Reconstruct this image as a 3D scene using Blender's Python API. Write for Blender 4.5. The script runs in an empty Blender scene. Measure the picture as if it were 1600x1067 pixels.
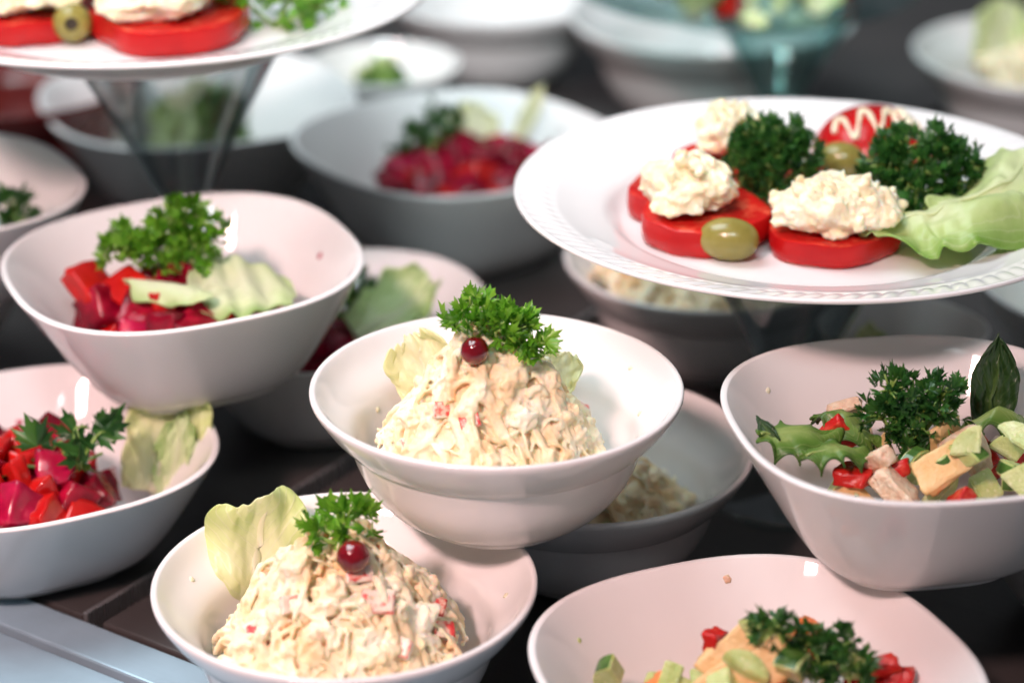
import bpy, bmesh, math, random
from mathutils import Vector, Matrix, Euler, noise

R_ = math.radians
scene = bpy.context.scene
COL = scene.collection

# ------------------------------------------------------------------ camera
CAM_H, PITCH, FPX = 0.5165, R_(23.6), 85.0 / 36.0 * 1600.0
cam_d = bpy.data.cameras.new('camera')
cam = bpy.data.objects.new('camera', cam_d)
COL.objects.link(cam)
cam.location = (0, 0, CAM_H)
cam.rotation_euler = (math.pi / 2 - PITCH, 0, 0)
cam_d.lens, cam_d.sensor_width = 85, 36
cam_d.clip_start, cam_d.clip_end = 0.05, 50
cam_d.dof.use_dof = True
cam_d.dof.focus_distance = 0.962
cam_d.dof.aperture_fstop = 4.3
scene.camera = cam

# ------------------------------------------------------------------ world and lamps
W = bpy.data.worlds.new('World')
scene.world = W
W.use_nodes = True
W.node_tree.nodes['Background'].inputs['Color'].default_value = (0.78, 0.86, 0.95, 1)
W.node_tree.nodes['Background'].inputs['Strength'].default_value = 0.14


def area(name, loc, target, sx, sy, power, color):
    l = bpy.data.lights.new(name, 'AREA')
    l.shape, l.size, l.size_y, l.energy, l.color = 'RECTANGLE', sx, sy, power, color
    o = bpy.data.objects.new(name, l)
    COL.objects.link(o)
    o.location = loc
    o.rotation_euler = (Vector(target) - Vector(loc)).to_track_quat('-Z', 'Y').to_euler()
    return o


key = area('buffet_lamp', (-0.74, -0.40, 1.50), (-0.13, 0.86, 0.05), 0.26, 0.20, 2.15, (1.0, 0.65, 0.62))
key.data.spread = R_(38)
area('ceiling_panel', (-0.60, 1.20, 1.55), (-0.02, 1.05, 0.0), 0.9, 0.9, 23.0, (0.82, 0.95, 1.0))
back = area('back_row_fill', (0.0, 0.15, 1.15), (-0.02, 1.75, 0.0), 0.4, 0.3, 1.15, (0.84, 0.97, 1.0))  # unseen fill light, added to brighten the bowls at the back
back.data.spread = R_(42)

scene.view_settings.view_transform = 'Standard'
scene.view_settings.look = 'None'
scene.view_settings.exposure = 0.0
scene.view_settings.gamma = 1.0
scene.render.engine = 'CYCLES'
scene.cycles.use_denoising = True
scene.cycles.max_bounces = 10
scene.cycles.transparent_max_bounces = 16
scene.cycles.caustics_reflective = False
scene.cycles.caustics_refractive = False
scene.cycles.sample_clamp_indirect = 6.0


# ------------------------------------------------------------------ helpers
def at(px, py, z):
    """point where the ray through a photo pixel meets the level z"""
    a, b = (px - 800) / FPX, (py - 533.5) / FPX
    s, c = math.sin(PITCH), math.cos(PITCH)
    d = (CAM_H - z) / (s + b * c)
    return Vector((a * d, d * (c - b * s), z))


def atY(px, py, Y):
    """point where the ray through a photo pixel meets the upright plane at Y"""
    a, b = (px - 800) / FPX, (py - 533.5) / FPX
    s, c = math.sin(PITCH), math.cos(PITCH)
    d = Y / (c - b * s)
    return Vector((a * d, Y, CAM_H - d * (s + b * c)))


def tag(o, label=None, cat=None, group=None, kind=None):
    if label: o['label'] = label
    if cat: o['category'] = cat
    if group: o['group'] = group
    if kind: o['kind'] = kind
    return o


def link(name, me, mat=None, parent=None, smooth=True):
    o = bpy.data.objects.new(name, me)
    COL.objects.link(o)
    if mat is not None:
        for m in (mat if isinstance(mat, (list, tuple)) else [mat]):
            me.materials.append(m)
    if smooth:
        me.polygons.foreach_set('use_smooth', [True] * len(me.polygons))
    if parent is not None:
        o.parent = parent
    return o


def mesh(name, v, f):
    me = bpy.data.meshes.new(name)
    me.from_pydata([tuple(p) for p in v], [], f)
    me.update()
    return me


def empty(name, loc=(0, 0, 0), rz=0.0):
    o = bpy.data.objects.new(name, None)
    o.empty_display_size = 0.02
    COL.objects.link(o)
    o.location = loc
    o.rotation_euler = (0, 0, rz)
    return o


def copy_tree(o, parent=None):
    c = o.copy()
    COL.objects.link(c)
    c.parent = parent
    for ch in list(o.children):
        copy_tree(ch, c)
    return c


def bm_mesh(name, bm):
    me = bpy.data.meshes.new(name)
    bm.to_mesh(me)
    bm.free()
    return me


# ------------------------------------------------------------------ materials
def new_mat(name):
    m = bpy.data.materials.new(name)
    m.use_nodes = True
    nt = m.node_tree
    return m, nt, nt.nodes['Principled BSDF']


def N(nt, t, **kw):
    n = nt.nodes.new(t)
    for k, v in kw.items():
        setattr(n, k, v)
    return n


def coords(nt, scale=1.0):
    tc = N(nt, 'ShaderNodeTexCoord')
    ge = N(nt, 'ShaderNodeNewGeometry')
    oi = N(nt, 'ShaderNodeObjectInfo')
    ad = N(nt, 'ShaderNodeVectorMath', operation='ADD')
    nt.links.new(ge.outputs['Position'], ad.inputs[0])
    nt.links.new(oi.outputs['Random'], ad.inputs[1])
    return ad.outputs[0], oi.outputs['Random'], tc


def noise_n(nt, vec, scale, detail=4, rough=0.55):
    n = N(nt, 'ShaderNodeTexNoise')
    n.inputs['Scale'].default_value = scale
    n.inputs['Detail'].default_value = detail
    n.inputs['Roughness'].default_value = rough
    nt.links.new(vec, n.inputs['Vector'])
    return n.outputs['Fac']


def ramp(nt, fac, stops):
    r = N(nt, 'ShaderNodeValToRGB')
    el = r.color_ramp.elements
    while len(el) < len(stops):
        el.new(0.5)
    for e, (p, c) in zip(el, stops):
        e.position, e.color = p, (c[0], c[1], c[2], 1)
    nt.links.new(fac, r.inputs['Fac'])
    return r.outputs['Color']


def bump(nt, p, fac, strength, dist):
    b = N(nt, 'ShaderNodeBump')
    b.inputs['Strength'].default_value = strength
    b.inputs['Distance'].default_value = dist
    nt.links.new(fac, b.inputs['Height'])
    nt.links.new(b.outputs['Normal'], p.inputs['Normal'])


def sss(p, w, scale, rad=(1.0, 0.55, 0.3)):
    p.inputs['Subsurface Weight'].default_value = w
    p.inputs['Subsurface Scale'].default_value = scale
    p.inputs['Subsurface Radius'].default_value = rad


def food_mat(name, stops, nscale=180, rough=0.3, s=0.3, sscale=0.003, bstr=0.25, bscale=700, bdist=0.0006,
             coat=0.0, rad=(1, 0.5, 0.3), spec=0.5):
    m, nt, p = new_mat(name)
    vec, rnd, tc = coords(nt)
    f = noise_n(nt, vec, nscale, 5)
    nt.links.new(ramp(nt, f, stops), p.inputs['Base Color'])
    p.inputs['Roughness'].default_value = rough
    p.inputs['Coat Weight'].default_value = coat
    p.inputs['Specular IOR Level'].default_value = spec
    p.inputs['Coat Roughness'].default_value = 0.12
    if s: sss(p, s, sscale, rad)
    if bstr: bump(nt, p, noise_n(nt, vec, bscale, 4), bstr, bdist)
    return m


def porcelain():
    m, nt, p = new_mat('white_porcelain')
    vec, rnd, tc = coords(nt)
    f = noise_n(nt, vec, 22, 3)
    nt.links.new(ramp(nt, f, [(0.3, (0.80, 0.785, 0.775)), (0.7, (0.84, 0.825, 0.815))]), p.inputs['Base Color'])
    r = N(nt, 'ShaderNodeMapRange')
    nt.links.new(noise_n(nt, vec, 60, 5), r.inputs['Value'])
    r.inputs['To Min'].default_value, r.inputs['To Max'].default_value = 0.02, 0.07
    nt.links.new(r.outputs['Result'], p.inputs['Roughness'])
    p.inputs['IOR'].default_value = 1.52
    bump(nt, p, noise_n(nt, vec, 45, 2), 0.05, 0.0015)
    return m


M = {}
M['porcelain'] = porcelain()
M['salad'] = food_mat('mayonnaise_salad', [(0.28, (0.82, 0.55, 0.30)), (0.42, (0.87, 0.71, 0.46)), (0.55, (0.89, 0.79, 0.58)),
                                           (0.72, (0.91, 0.87, 0.74))], 75, 0.50, 0.5, 0.0040, 0.35, 900, 0.0006, 0.0, spec=0.35)
M['cheese'] = food_mat('soft_cheese', [(0.3, (0.87, 0.68, 0.42)), (0.5, (0.89, 0.78, 0.55)), (0.7, (0.90, 0.85, 0.69))],
                       110, 0.38, 0.7, 0.0045, 0.5, 1100, 0.0006, 0.2)
M['mayo'] = food_mat('mayonnaise', [(0.3, (0.83, 0.75, 0.52)), (0.7, (0.87, 0.81, 0.62))], 80, 0.25, 0.3, 0.002, 0.1)
M['surimi_white'] = food_mat('crab_stick_white', [(0.3, (0.82, 0.60, 0.48)), (0.7, (0.86, 0.76, 0.64))], 250, 0.35, 0.4, 0.002)
M['surimi_red'] = food_mat('crab_stick_red', [(0.36, (0.62, 0.03, 0.04)), (0.48, (0.76, 0.16, 0.13)), (0.60, (0.84, 0.55, 0.44))],
                           380, 0.35, 0.3, 0.001)
M['tomato_skin'] = food_mat('tomato_skin', [(0.3, (0.38, 0.005, 0.007)), (0.7, (0.50, 0.010, 0.009))], 60, 0.22, 0.08, 0.0015, 0.08, 500, spec=0.3)
M['tomato_flesh'] = food_mat('tomato_flesh', [(0.3, (0.44, 0.007, 0.007)), (0.52, (0.52, 0.015, 0.011)), (0.68, (0.66, 0.10, 0.05))],
                             130, 0.26, 0.12, 0.002, 0.5, 420, 0.0009, spec=0.35)
M['beet'] = food_mat('beetroot', [(0.3, (0.07, 0.001, 0.008)), (0.5, (0.20, 0.002, 0.014)), (0.7, (0.42, 0.005, 0.035))],
                     70, 0.16, 0.08, 0.0015, 0.35, 400, 0.0008, spec=0.3)
M['beet_pink'] = food_mat('beet_stained_potato', [(0.3, (0.28, 0.003, 0.028)), (0.6, (0.44, 0.007, 0.055)), (0.8, (0.62, 0.08, 0.13))],
                          120, 0.2, 0.35, 0.002, 0.3, 400)
M['pepper'] = food_mat('red_pepper', [(0.3, (0.40, 0.005, 0.006)), (0.7, (0.55, 0.014, 0.010))], 60, 0.14, 0.1, 0.002, 0.1)
M['carrot'] = food_mat('orange_vegetable', [(0.3, (0.70, 0.14, 0.03)), (0.7, (0.78, 0.27, 0.08))], 90, 0.3, 0.3, 0.002)
M['cuke_flesh'] = food_mat('cucumber_flesh', [(0.3, (0.40, 0.50, 0.16)), (0.55, (0.56, 0.64, 0.28)), (0.75, (0.68, 0.72, 0.42))],
                           120, 0.20, 0.4, 0.003, 0.7, 420, 0.0012)
_nt = M['cuke_flesh'].node_tree
_p = _nt.nodes['Principled BSDF']
_tc = N(_nt, 'ShaderNodeTexCoord')
_vo = N(_nt, 'ShaderNodeTexVoronoi'); _vo.inputs['Scale'].default_value = 4.2
_nt.links.new(_tc.outputs['Object'], _vo.inputs['Vector'])
_old = _p.inputs['Base Color'].links[0].from_socket
_mr = N(_nt, 'ShaderNodeMapRange'); _nt.links.new(_vo.outputs['Distance'], _mr.inputs['Value'])
_mr.inputs['From Min'].default_value, _mr.inputs['From Max'].default_value = 0.12, 0.30
_mr.inputs['To Min'].default_value, _mr.inputs['To Max'].default_value = 0.55, 0.0
_mx = N(_nt, 'ShaderNodeMix', data_type='RGBA'); _nt.links.new(_mr.outputs['Result'], _mx.inputs['Factor'])
_nt.links.new(_old, _mx.inputs['A']); _mx.inputs['B'].default_value = (0.78, 0.78, 0.50, 1)
_nt.links.new(_mx.outputs['Result'], _p.inputs['Base Color'])
M['cuke_skin'] = food_mat('cucumber_skin', [(0.35, (0.025, 0.085, 0.015)), (0.65, (0.09, 0.20, 0.035))], 160, 0.25, 0, 0, 0.3, 300)
M['yellow_cheese'] = food_mat('yellow_cheese', [(0.3, (0.72, 0.45, 0.17)), (0.7, (0.80, 0.59, 0.30))], 130, 0.4, 0.3, 0.002, 0.7, 380, 0.0010)
M['pale_cabbage_core'] = food_mat('pale_potato', [(0.3, (0.76, 0.66, 0.40)), (0.7, (0.83, 0.76, 0.56))], 70, 0.35, 0.35, 0.003)
M['shell'] = food_mat('pasta', [(0.3, (0.66, 0.40, 0.27)), (0.5, (0.76, 0.57, 0.40)), (0.7, (0.84, 0.72, 0.56))], 260, 0.42, 0.3, 0.0015, 0.9, 520, 0.0014)


def leaf_mat(name, rib, mid, edge, trans=0.35, rough=0.32, vein=0.5, vscale=9.0):
    m, nt, p = new_mat(name)
    uv = N(nt, 'ShaderNodeUVMap')
    sep = N(nt, 'ShaderNodeSeparateXYZ')
    nt.links.new(uv.outputs['UV'], sep.inputs[0])
    vec, rnd, tc = coords(nt)
    nf = noise_n(nt, vec, 55, 5)
    # |u|*0.7 + v*0.3 + noise -> rib to edge
    a = N(nt, 'ShaderNodeMath', operation='ABSOLUTE'); nt.links.new(sep.outputs['X'], a.inputs[0])
    b = N(nt, 'ShaderNodeMath', operation='MULTIPLY_ADD'); nt.links.new(a.outputs[0], b.inputs[0])
    b.inputs[1].default_value = 0.45
    vm = N(nt, 'ShaderNodeMath', operation='MULTIPLY'); nt.links.new(sep.outputs['Y'], vm.inputs[0]); vm.inputs[1].default_value = 0.38
    nt.links.new(vm.outputs[0], b.inputs[2])
    c = N(nt, 'ShaderNodeMath', operation='MULTIPLY_ADD'); nt.links.new(nf, c.inputs[0])
    c.inputs[1].default_value = 0.7; nt.links.new(b.outputs[0], c.inputs[2])
    d = N(nt, 'ShaderNodeMath', operation='SUBTRACT'); nt.links.new(c.outputs[0], d.inputs[0]); d.inputs[1].default_value = 0.28
    colr = ramp(nt, d.outputs[0], [(0.05, rib), (0.42, mid), (0.9, edge)])
    # branching veins: distorted bands running out from the rib
    dv = N(nt, 'ShaderNodeMath', operation='MULTIPLY_ADD')
    nt.links.new(a.outputs[0], dv.inputs[0]); dv.inputs[1].default_value = -0.55; nt.links.new(sep.outputs['Y'], dv.inputs[2])
    dn = N(nt, 'ShaderNodeMath', operation='MULTIPLY_ADD')
    nt.links.new(nf, dn.inputs[0]); dn.inputs[1].default_value = 0.22; nt.links.new(dv.outputs[0], dn.inputs[2])
    sn = N(nt, 'ShaderNodeMath', operation='MULTIPLY'); nt.links.new(dn.outputs[0], sn.inputs[0]); sn.inputs[1].default_value = vscale * 6.28
    si = N(nt, 'ShaderNodeMath', operation='SINE'); nt.links.new(sn.outputs[0], si.inputs[0])
    mr = N(nt, 'ShaderNodeMapRange'); nt.links.new(si.outputs[0], mr.inputs['Value'])
    mr.inputs['From Min'].default_value, mr.inputs['From Max'].default_value = 0.75, 1.0
    mr.inputs['To Max'].default_value = vein
    mx = N(nt, 'ShaderNodeMix', data_type='RGBA')
    nt.links.new(mr.outputs['Result'], mx.inputs['Factor'])
    nt.links.new(colr, mx.inputs['A']); mx.inputs['B'].default_value = (rib[0], rib[1], rib[2], 1)
    nt.links.new(mx.outputs['Result'], p.inputs['Base Color'])
    p.inputs['Roughness'].default_value = rough
    h = N(nt, 'ShaderNodeMath', operation='MULTIPLY_ADD'); nt.links.new(mr.outputs['Result'], h.inputs[0])
    h.inputs[1].default_value = 0.6; nt.links.new(noise_n(nt, vec, 160, 4), h.inputs[2])
    bump(nt, p, h.outputs[0], 0.45, 0.0012)
    tr = N(nt, 'ShaderNodeBsdfTranslucent')
    nt.links.new(mx.outputs['Result'], tr.inputs['Color'])
    ms = N(nt, 'ShaderNodeMixShader'); ms.inputs['Fac'].default_value = trans
    nt.links.new(p.outputs[0], ms.inputs[1]); nt.links.new(tr.outputs[0], ms.inputs[2])
    nt.links.new(ms.outputs[0], nt.nodes['Material Output'].inputs['Surface'])
    return m


M['cabbage'] = leaf_mat('pale_lettuce', (0.92, 0.92, 0.74), (0.85, 0.89, 0.58), (0.72, 0.83, 0.35), 0.4, vein=0.35)
M['cabbage_pale'] = leaf_mat('ivory_lettuce', (0.94, 0.93, 0.78), (0.92, 0.91, 0.66), (0.88, 0.89, 0.52), 0.4, vein=0.3)
M['frilly'] = leaf_mat('frilly_lettuce', (0.80, 0.86, 0.55), (0.62, 0.76, 0.32), (0.25, 0.48, 0.07), 0.4, vein=0.25)
M['mint'] = leaf_mat('mint_lettuce', (0.84, 0.88, 0.66), (0.72, 0.84, 0.50), (0.48, 0.68, 0.24), 0.4, vein=0.25)
M['dark_leaf'] = leaf_mat('dark_green_leaf', (0.07, 0.13, 0.03), (0.022, 0.06, 0.014), (0.018, 0.05, 0.012), 0.15, 0.35, 0.3, 6)
M['salad_green'] = leaf_mat('green_lettuce', (0.34, 0.44, 0.13), (0.13, 0.26, 0.04), (0.04, 0.12, 0.016), 0.3)


def parsley_mat(name, c0, c1, c2, trans=0.25):
    m, nt, p = new_mat(name)
    vec, rnd, tc = coords(nt)
    g = N(nt, 'ShaderNodeNewGeometry')
    mixf = N(nt, 'ShaderNodeMath', operation='MULTIPLY_ADD')
    nt.links.new(g.outputs['Random Per Island'], mixf.inputs[0]); mixf.inputs[1].default_value = 0.55
    nz = N(nt, 'ShaderNodeMath', operation='MULTIPLY'); nt.links.new(noise_n(nt, vec, 90, 3), nz.inputs[0]); nz.inputs[1].default_value = 0.5
    nt.links.new(nz.outputs[0], mixf.inputs[2])
    c = ramp(nt, mixf.outputs[0], [(0.1, c0), (0.5, c1), (0.95, c2)])
    nt.links.new(c, p.inputs['Base Color'])
    p.inputs['Roughness'].default_value = 0.33
    tr = N(nt, 'ShaderNodeBsdfTranslucent'); nt.links.new(c, tr.inputs['Color'])
    ms = N(nt, 'ShaderNodeMixShader'); ms.inputs['Fac'].default_value = trans
    nt.links.new(p.outputs[0], ms.inputs[1]); nt.links.new(tr.outputs[0], ms.inputs[2])
    nt.links.new(ms.outputs[0], nt.nodes['Material Output'].inputs['Surface'])
    return m


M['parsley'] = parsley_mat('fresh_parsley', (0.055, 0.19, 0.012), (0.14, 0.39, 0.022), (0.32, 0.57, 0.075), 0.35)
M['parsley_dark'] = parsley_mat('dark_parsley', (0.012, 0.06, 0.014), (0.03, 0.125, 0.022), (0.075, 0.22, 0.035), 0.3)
M['stem'] = food_mat('parsley_stem', [(0.3, (0.16, 0.30, 0.05)), (0.7, (0.30, 0.44, 0.11))], 60, 0.35, 0.2, 0.001, 0)


def simple(name, col, rough, **kw):
    m, nt, p = new_mat(name)
    p.inputs['Base Color'].default_value = (*col, 1)
    p.inputs['Roughness'].default_value = rough
    for k, v in kw.items():
        p.inputs[k].default_value = v
    return m


M['olive'] = food_mat('green_olive', [(0.3, (0.20, 0.17, 0.035)), (0.6, (0.28, 0.24, 0.06)), (0.8, (0.36, 0.32, 0.10))],
                      70, 0.22, 0.25, 0.002, 0.12, 300)
M['olive_hole'] = simple('olive_hollow', (0.035, 0.02, 0.008), 0.5)
M['berry'] = food_mat('cranberry_skin', [(0.3, (0.09, 0.001, 0.006)), (0.7, (0.20, 0.003, 0.010))], 70, 0.08, 0.3, 0.002, 0.04, 300, coat=0.5)


def glass_mat(name, tint, edge):
    """thin clear glass: see-through with a Fresnel gloss, denser along the edges"""
    m, nt, p = new_mat(name)
    nt.nodes.remove(p)
    lw = N(nt, 'ShaderNodeLayerWeight'); lw.inputs['Blend'].default_value = 0.5
    mxc = N(nt, 'ShaderNodeMix', data_type='RGBA')
    nt.links.new(lw.outputs['Facing'], mxc.inputs['Factor'])
    mxc.inputs['A'].default_value, mxc.inputs['B'].default_value = (*tint, 1), (*edge, 1)
    t = N(nt, 'ShaderNodeBsdfTransparent'); nt.links.new(mxc.outputs['Result'], t.inputs['Color'])
    g = N(nt, 'ShaderNodeBsdfGlossy'); g.inputs['Roughness'].default_value = 0.03
    pw = N(nt, 'ShaderNodeMath', operation='POWER'); nt.links.new(lw.outputs['Facing'], pw.inputs[0]); pw.inputs[1].default_value = 3.0
    fr = N(nt, 'ShaderNodeMath', operation='MULTIPLY_ADD'); nt.links.new(pw.outputs[0], fr.inputs[0])
    fr.inputs[1].default_value, fr.inputs[2].default_value = 0.5, 0.10
    ms = N(nt, 'ShaderNodeMixShader')
    nt.links.new(fr.outputs[0], ms.inputs['Fac'])
    nt.links.new(t.outputs[0], ms.inputs[1]); nt.links.new(g.outputs[0], ms.inputs[2])
    nt.links.new(ms.outputs[0], nt.nodes['Material Output'].inputs['Surface'])
    return m


M['glass'] = glass_mat('clear_glass', (0.95, 0.965, 0.965), (0.60, 0.65, 0.66))
M['teal_glass'] = glass_mat('teal_glass', (0.88, 0.95, 0.94), (0.58, 0.76, 0.75))


def steel(name, col, r0, r1, metal=1.0):
    m, nt, p = new_mat(name)
    tc = N(nt, 'ShaderNodeTexCoord')
    mp = N(nt, 'ShaderNodeMapping')
    mp.inputs['Scale'].default_value = (8, 400, 8)
    nt.links.new(tc.outputs['Object'], mp.inputs['Vector'])
    f = noise_n(nt, mp.outputs[0], 1.0, 4)
    g = noise_n(nt, tc.outputs['Object'], 14, 6)
    c = ramp(nt, g, [(0.3, tuple(x * 0.8 for x in col)), (0.7, tuple(min(1, x * 1.15) for x in col))])
    nt.links.new(c, p.inputs['Base Color'])
    p.inputs['Metallic'].default_value = metal
    r = N(nt, 'ShaderNodeMapRange'); nt.links.new(f, r.inputs['Value'])
    r.inputs['To Min'].default_value, r.inputs['To Max'].default_value = r0, r1
    nt.links.new(r.outputs['Result'], p.inputs['Roughness'])
    bump(nt, p, f, 0.12, 0.0004)
    return m


M['pan'] = steel('dark_worn_steel', (0.062, 0.055, 0.053), 0.3, 0.5, 0.1)
M['ledge'] = steel('pale_brushed_steel', (0.34, 0.48, 0.56), 0.35, 0.55, 0.35)
M['strip'] = steel('bright_steel_trim', (0.5, 0.5, 0.5), 0.2, 0.35, 0.8)
M['rubber'] = simple('black_rubber', (0.012, 0.013, 0.016), 0.5)
M['maroon'] = food_mat('maroon_glaze', [(0.3, (0.09, 0.006, 0.007)), (0.7, (0.14, 0.014, 0.011))], 25, 0.25, 0, 0, 0.05)

# ------------------------------------------------------------------ counter
A0, B0 = at(0, 915, 0), at(390, 1067, 0)
E1 = (B0 - A0).normalized()
CROT = math.atan2(E1.y, E1.x)


def slab(name, x0, x1, y0, y1, ztop, th, mat, parent, bev=0.0012):
    bm = bmesh.new()
    bmesh.ops.create_cube(bm, size=1)
    for v in bm.verts:
        v.co = Vector(((x0 + x1) / 2 + v.co.x * (x1 - x0), (y0 + y1) / 2 + v.co.y * (y1 - y0), ztop - th / 2 + v.co.z * th))
    if bev:
        bmesh.ops.bevel(bm, geom=list(bm.edges), offset=bev, segments=2, profile=0.6, affect='EDGES')
    return link(name, bm_mesh(name, bm), mat, parent, smooth=False)


counter = empty('counter', A0, CROT)
tag(counter, 'dark worn steel buffet counter with pale metal ledge and black slots', 'counter', kind='structure')
slab('underlay', -3.0, 3.0, -0.8, 3.0, -0.014, 0.02, M['rubber'], counter, 0)
slab('ledge', -2.5, 2.5, -0.0225, -0.001, 0.0, 0.012, M['ledge'], counter)
slab('ledge', -2.5, 2.5, -0.60, -0.0275, 0.0, 0.012, M['ledge'], counter)
jx = 0.050
for x0, x1 in ((jx - 0.66, jx - 0.003), (jx + 0.008, jx + 0.66), (jx + 0.671, jx + 1.33), (jx - 1.33, jx - 0.674)):
    slab('panel', x0, x1, 0.002, 0.60, 0.0, 0.012, M['pan'], counter)
    slab('panel', x0, x1, 0.611, 1.25, 0.0, 0.012, M['pan'], counter)
    slab('panel', x0, x1, 1.261, 2.2, 0.0, 0.012, M['pan'], counter)
slab('trim_strip', jx - 0.0027, jx - 0.0003, 0.002, 0.60, 0.0015, 0.012, M['strip'], counter, 0.0004)


# ------------------------------------------------------------------ tableware
def sup(th, n):
    return (abs(math.cos(th)) ** n + abs(math.sin(th)) ** n) ** (-1.0 / n)


def lathe(prof, seg=112, nfun=None):
    """prof: (radius, height) from axis to axis; nfun(height) gives the superellipse exponent"""
    v, f, rings = [], [], []
    for r, z in prof:
        if r < 1e-6:
            rings.append([len(v)]); v.append((0, 0, z)); continue
        ring = []
        for k in range(seg):
            th = 2 * math.pi * k / seg
            s = sup(th, nfun(z)) if nfun else 1.0
            ring.append(len(v)); v.append((r * s * math.cos(th), r * s * math.sin(th), z))
        rings.append(ring)
    for a, b in zip(rings, rings[1:]):
        for k in range(seg):
            k2 = (k + 1) % seg
            if len(a) == 1 and len(b) == 1: break
            if len(a) == 1: f.append((a[0], b[k2], b[k]))
            elif len(b) == 1: f.append((a[k], a[k2], b[0]))
            else: f.append((a[k], a[k2], b[k2], b[k]))
    return mesh('lathe', v, f)


def smooth_prof(pts, n=4):
    """Catmull-Rom through the profile points"""
    out = []
    P = [pts[0]] + list(pts) + [pts[-1]]
    for i in range(1, len(P) - 2):
        for k in range(n):
            t = k / n
            q = []
            for c in (0, 1):
                p0, p1, p2, p3 = P[i - 1][c], P[i][c], P[i + 1][c], P[i + 2][c]
                q.append(0.5 * (2 * p1 + (p2 - p0) * t + (2 * p0 - 5 * p1 + 4 * p2 - p3) * t * t + (3 * p1 - p0 - 3 * p2 + p3) * t ** 3))
            out.append((max(q[0], 0), q[1]))
    out.append(pts[-1])
    return out


H1 = 0.058          # bowl height


def bowl_meshes(kind):
    if kind == 'round':   # flared round bowl, radius 0.075
        outer = [(0.0335, 0.0025), (0.0365, 0.0035), (0.0450, 0.0085), (0.0540, 0.0200), (0.0590, 0.0330), (0.0605, 0.0375)]
        lip = [(0.0630, 0.0395), (0.0690, 0.0465), (0.0738, 0.0540), (0.0748, 0.0568), (0.0742, 0.0580), (0.0728, 0.0580),
               (0.0715, 0.0567), (0.0668, 0.0502), (0.0578, 0.0405), (0.0545, 0.0300), (0.0490, 0.0180), (0.0400, 0.0090), (0.0250, 0.0062)]
        prof = [(0, 0.0025)] + smooth_prof(outer)[:-1] + smooth_prof([(0.0606, 0.0378)] + lip) + [(0, 0.0058)]
        body = lathe(prof)
        foot = lathe([(0.0300, 0.004), (0.0300, 0.0004), (0.0306, 0), (0.0334, 0), (0.0342, 0.0006), (0.0352, 0.0036), (0.0330, 0.0045)])
    else:                 # soft square bowl, half width 0.080
        outer = [(0.0380, 0.0025), (0.0410, 0.0035), (0.0480, 0.0085), (0.0560, 0.0190), (0.0660, 0.0350), (0.0745, 0.0490), (0.0785, 0.0560),
                 (0.0790, 0.0574), (0.0783, 0.0580), (0.0768, 0.0580), (0.0757, 0.0570), (0.0710, 0.0507), (0.0620, 0.0375), (0.0525, 0.0220), (0.0440, 0.0110),
                 (0.0300, 0.0065)]
        prof = [(0, 0.0025)] + smooth_prof(outer) + [(0, 0.006)]
        nf = lambda z: 3.1 - 0.55 * min(1, max(0, z / H1))
        body = lathe(prof, 128, nf)
        foot = lathe([(0.0335, 0.004), (0.0335, 0.0004), (0.0341, 0), (0.0372, 0), (0.0380, 0.0006), (0.0390, 0.0036), (0.0370, 0.0045)], 96, lambda z: 3.1)
    return body, foot


BOWL = {}
for k_ in ('round', 'square'):
    b_, f_ = bowl_meshes(k_)
    for me in (b_, f_):
        me.materials.append(M['porcelain'])
    BOWL[k_] = (b_, f_)


def bowl(name, kind, loc, diam, rz, label, tilt=(0, 0), group='white porcelain salad bowls', hz=1.0):
    nom = 0.150 if kind == 'round' else 0.166
    s = diam / nom
    t = empty(name, loc, rz)
    t.rotation_euler = (R_(tilt[0]), R_(tilt[1]), rz)
    t.scale = (s, s, hz)
    for nm, me in zip(('body', 'foot_ring'), BOWL[kind]):
        o = link(nm, me, None, t)
    tag(t, label, 'bowl', group)
    return t


Z1 = 0.0005            # bowls standing on the counter
Z2 = H1 + 0.0012       # bowls standing on the rims below
ctr = {}


def put(key, px, py, z0, hz=1.0):
    p = at(px, py, z0 + H1 * hz)
    p.z = z0
    ctr[key] = p
    return p


bowl('round_bowl', 'round', put('E', 539, 905, Z1), 0.1495, 0.2, 'round white bowl of crab salad with a tall pale lettuce leaf, beside the metal ledge')
bowl('round_bowl', 'round', put('F', 776, 601, Z2, 0.97), 0.1495, 1.1, 'round white bowl stacked on two others, crab salad mound topped with parsley and berry', hz=0.97)
bowl('round_bowl', 'round', put('J', 908, 694, Z1), 0.150, 0.4, 'shaded round white bowl of crab salad underneath the stacked crab salad bowl')
bowl('round_bowl', 'round', put('K', 1108, 400, Z1), 0.150, 0.9, 'round white bowl of crab salad half hidden under the tomato plate')
bowl('square_bowl', 'square', put('H', 1180, 1034, Z1), 0.165, R_(22), 'soft square white bowl with cucumber and pepper salad below another cucumber bowl')
bowl('square_bowl', 'square', put('G', 1440, 645, Z2), 0.158, R_(10), 'soft square white bowl of cucumber salad stacked in the shade of the tomato plate')
bowl('square_bowl', 'square', put('I', 45, 690, Z1, 0.95), 0.165, R_(28), 'soft square white bowl of beet salad and cabbage standing behind the metal ledge', hz=0.95)
bowl('square_bowl', 'square', put('B', 291, 402, Z2), 0.164, R_(24), 'soft square white bowl of beet salad and lettuce stacked on two bowls', tilt=(0, -2.0))
bowl('square_bowl', 'square', put('L', 517, 480, Z1), 0.164, R_(10), 'shaded soft square white bowl with parsley and lettuce under the stacked beet bowl')
bowl('square_bowl', 'square', put('C', 716, 218, Z1, 1.2), 0.188, R_(35), 'soft square white bowl of beet salad standing alone behind the stacked bowls', hz=1.2)
bowl('square_bowl', 'square', put('N', -125, 290, Z2), 0.160, R_(30), 'soft square white bowl of green salad stacked at the end beside the beet bowl')
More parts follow.
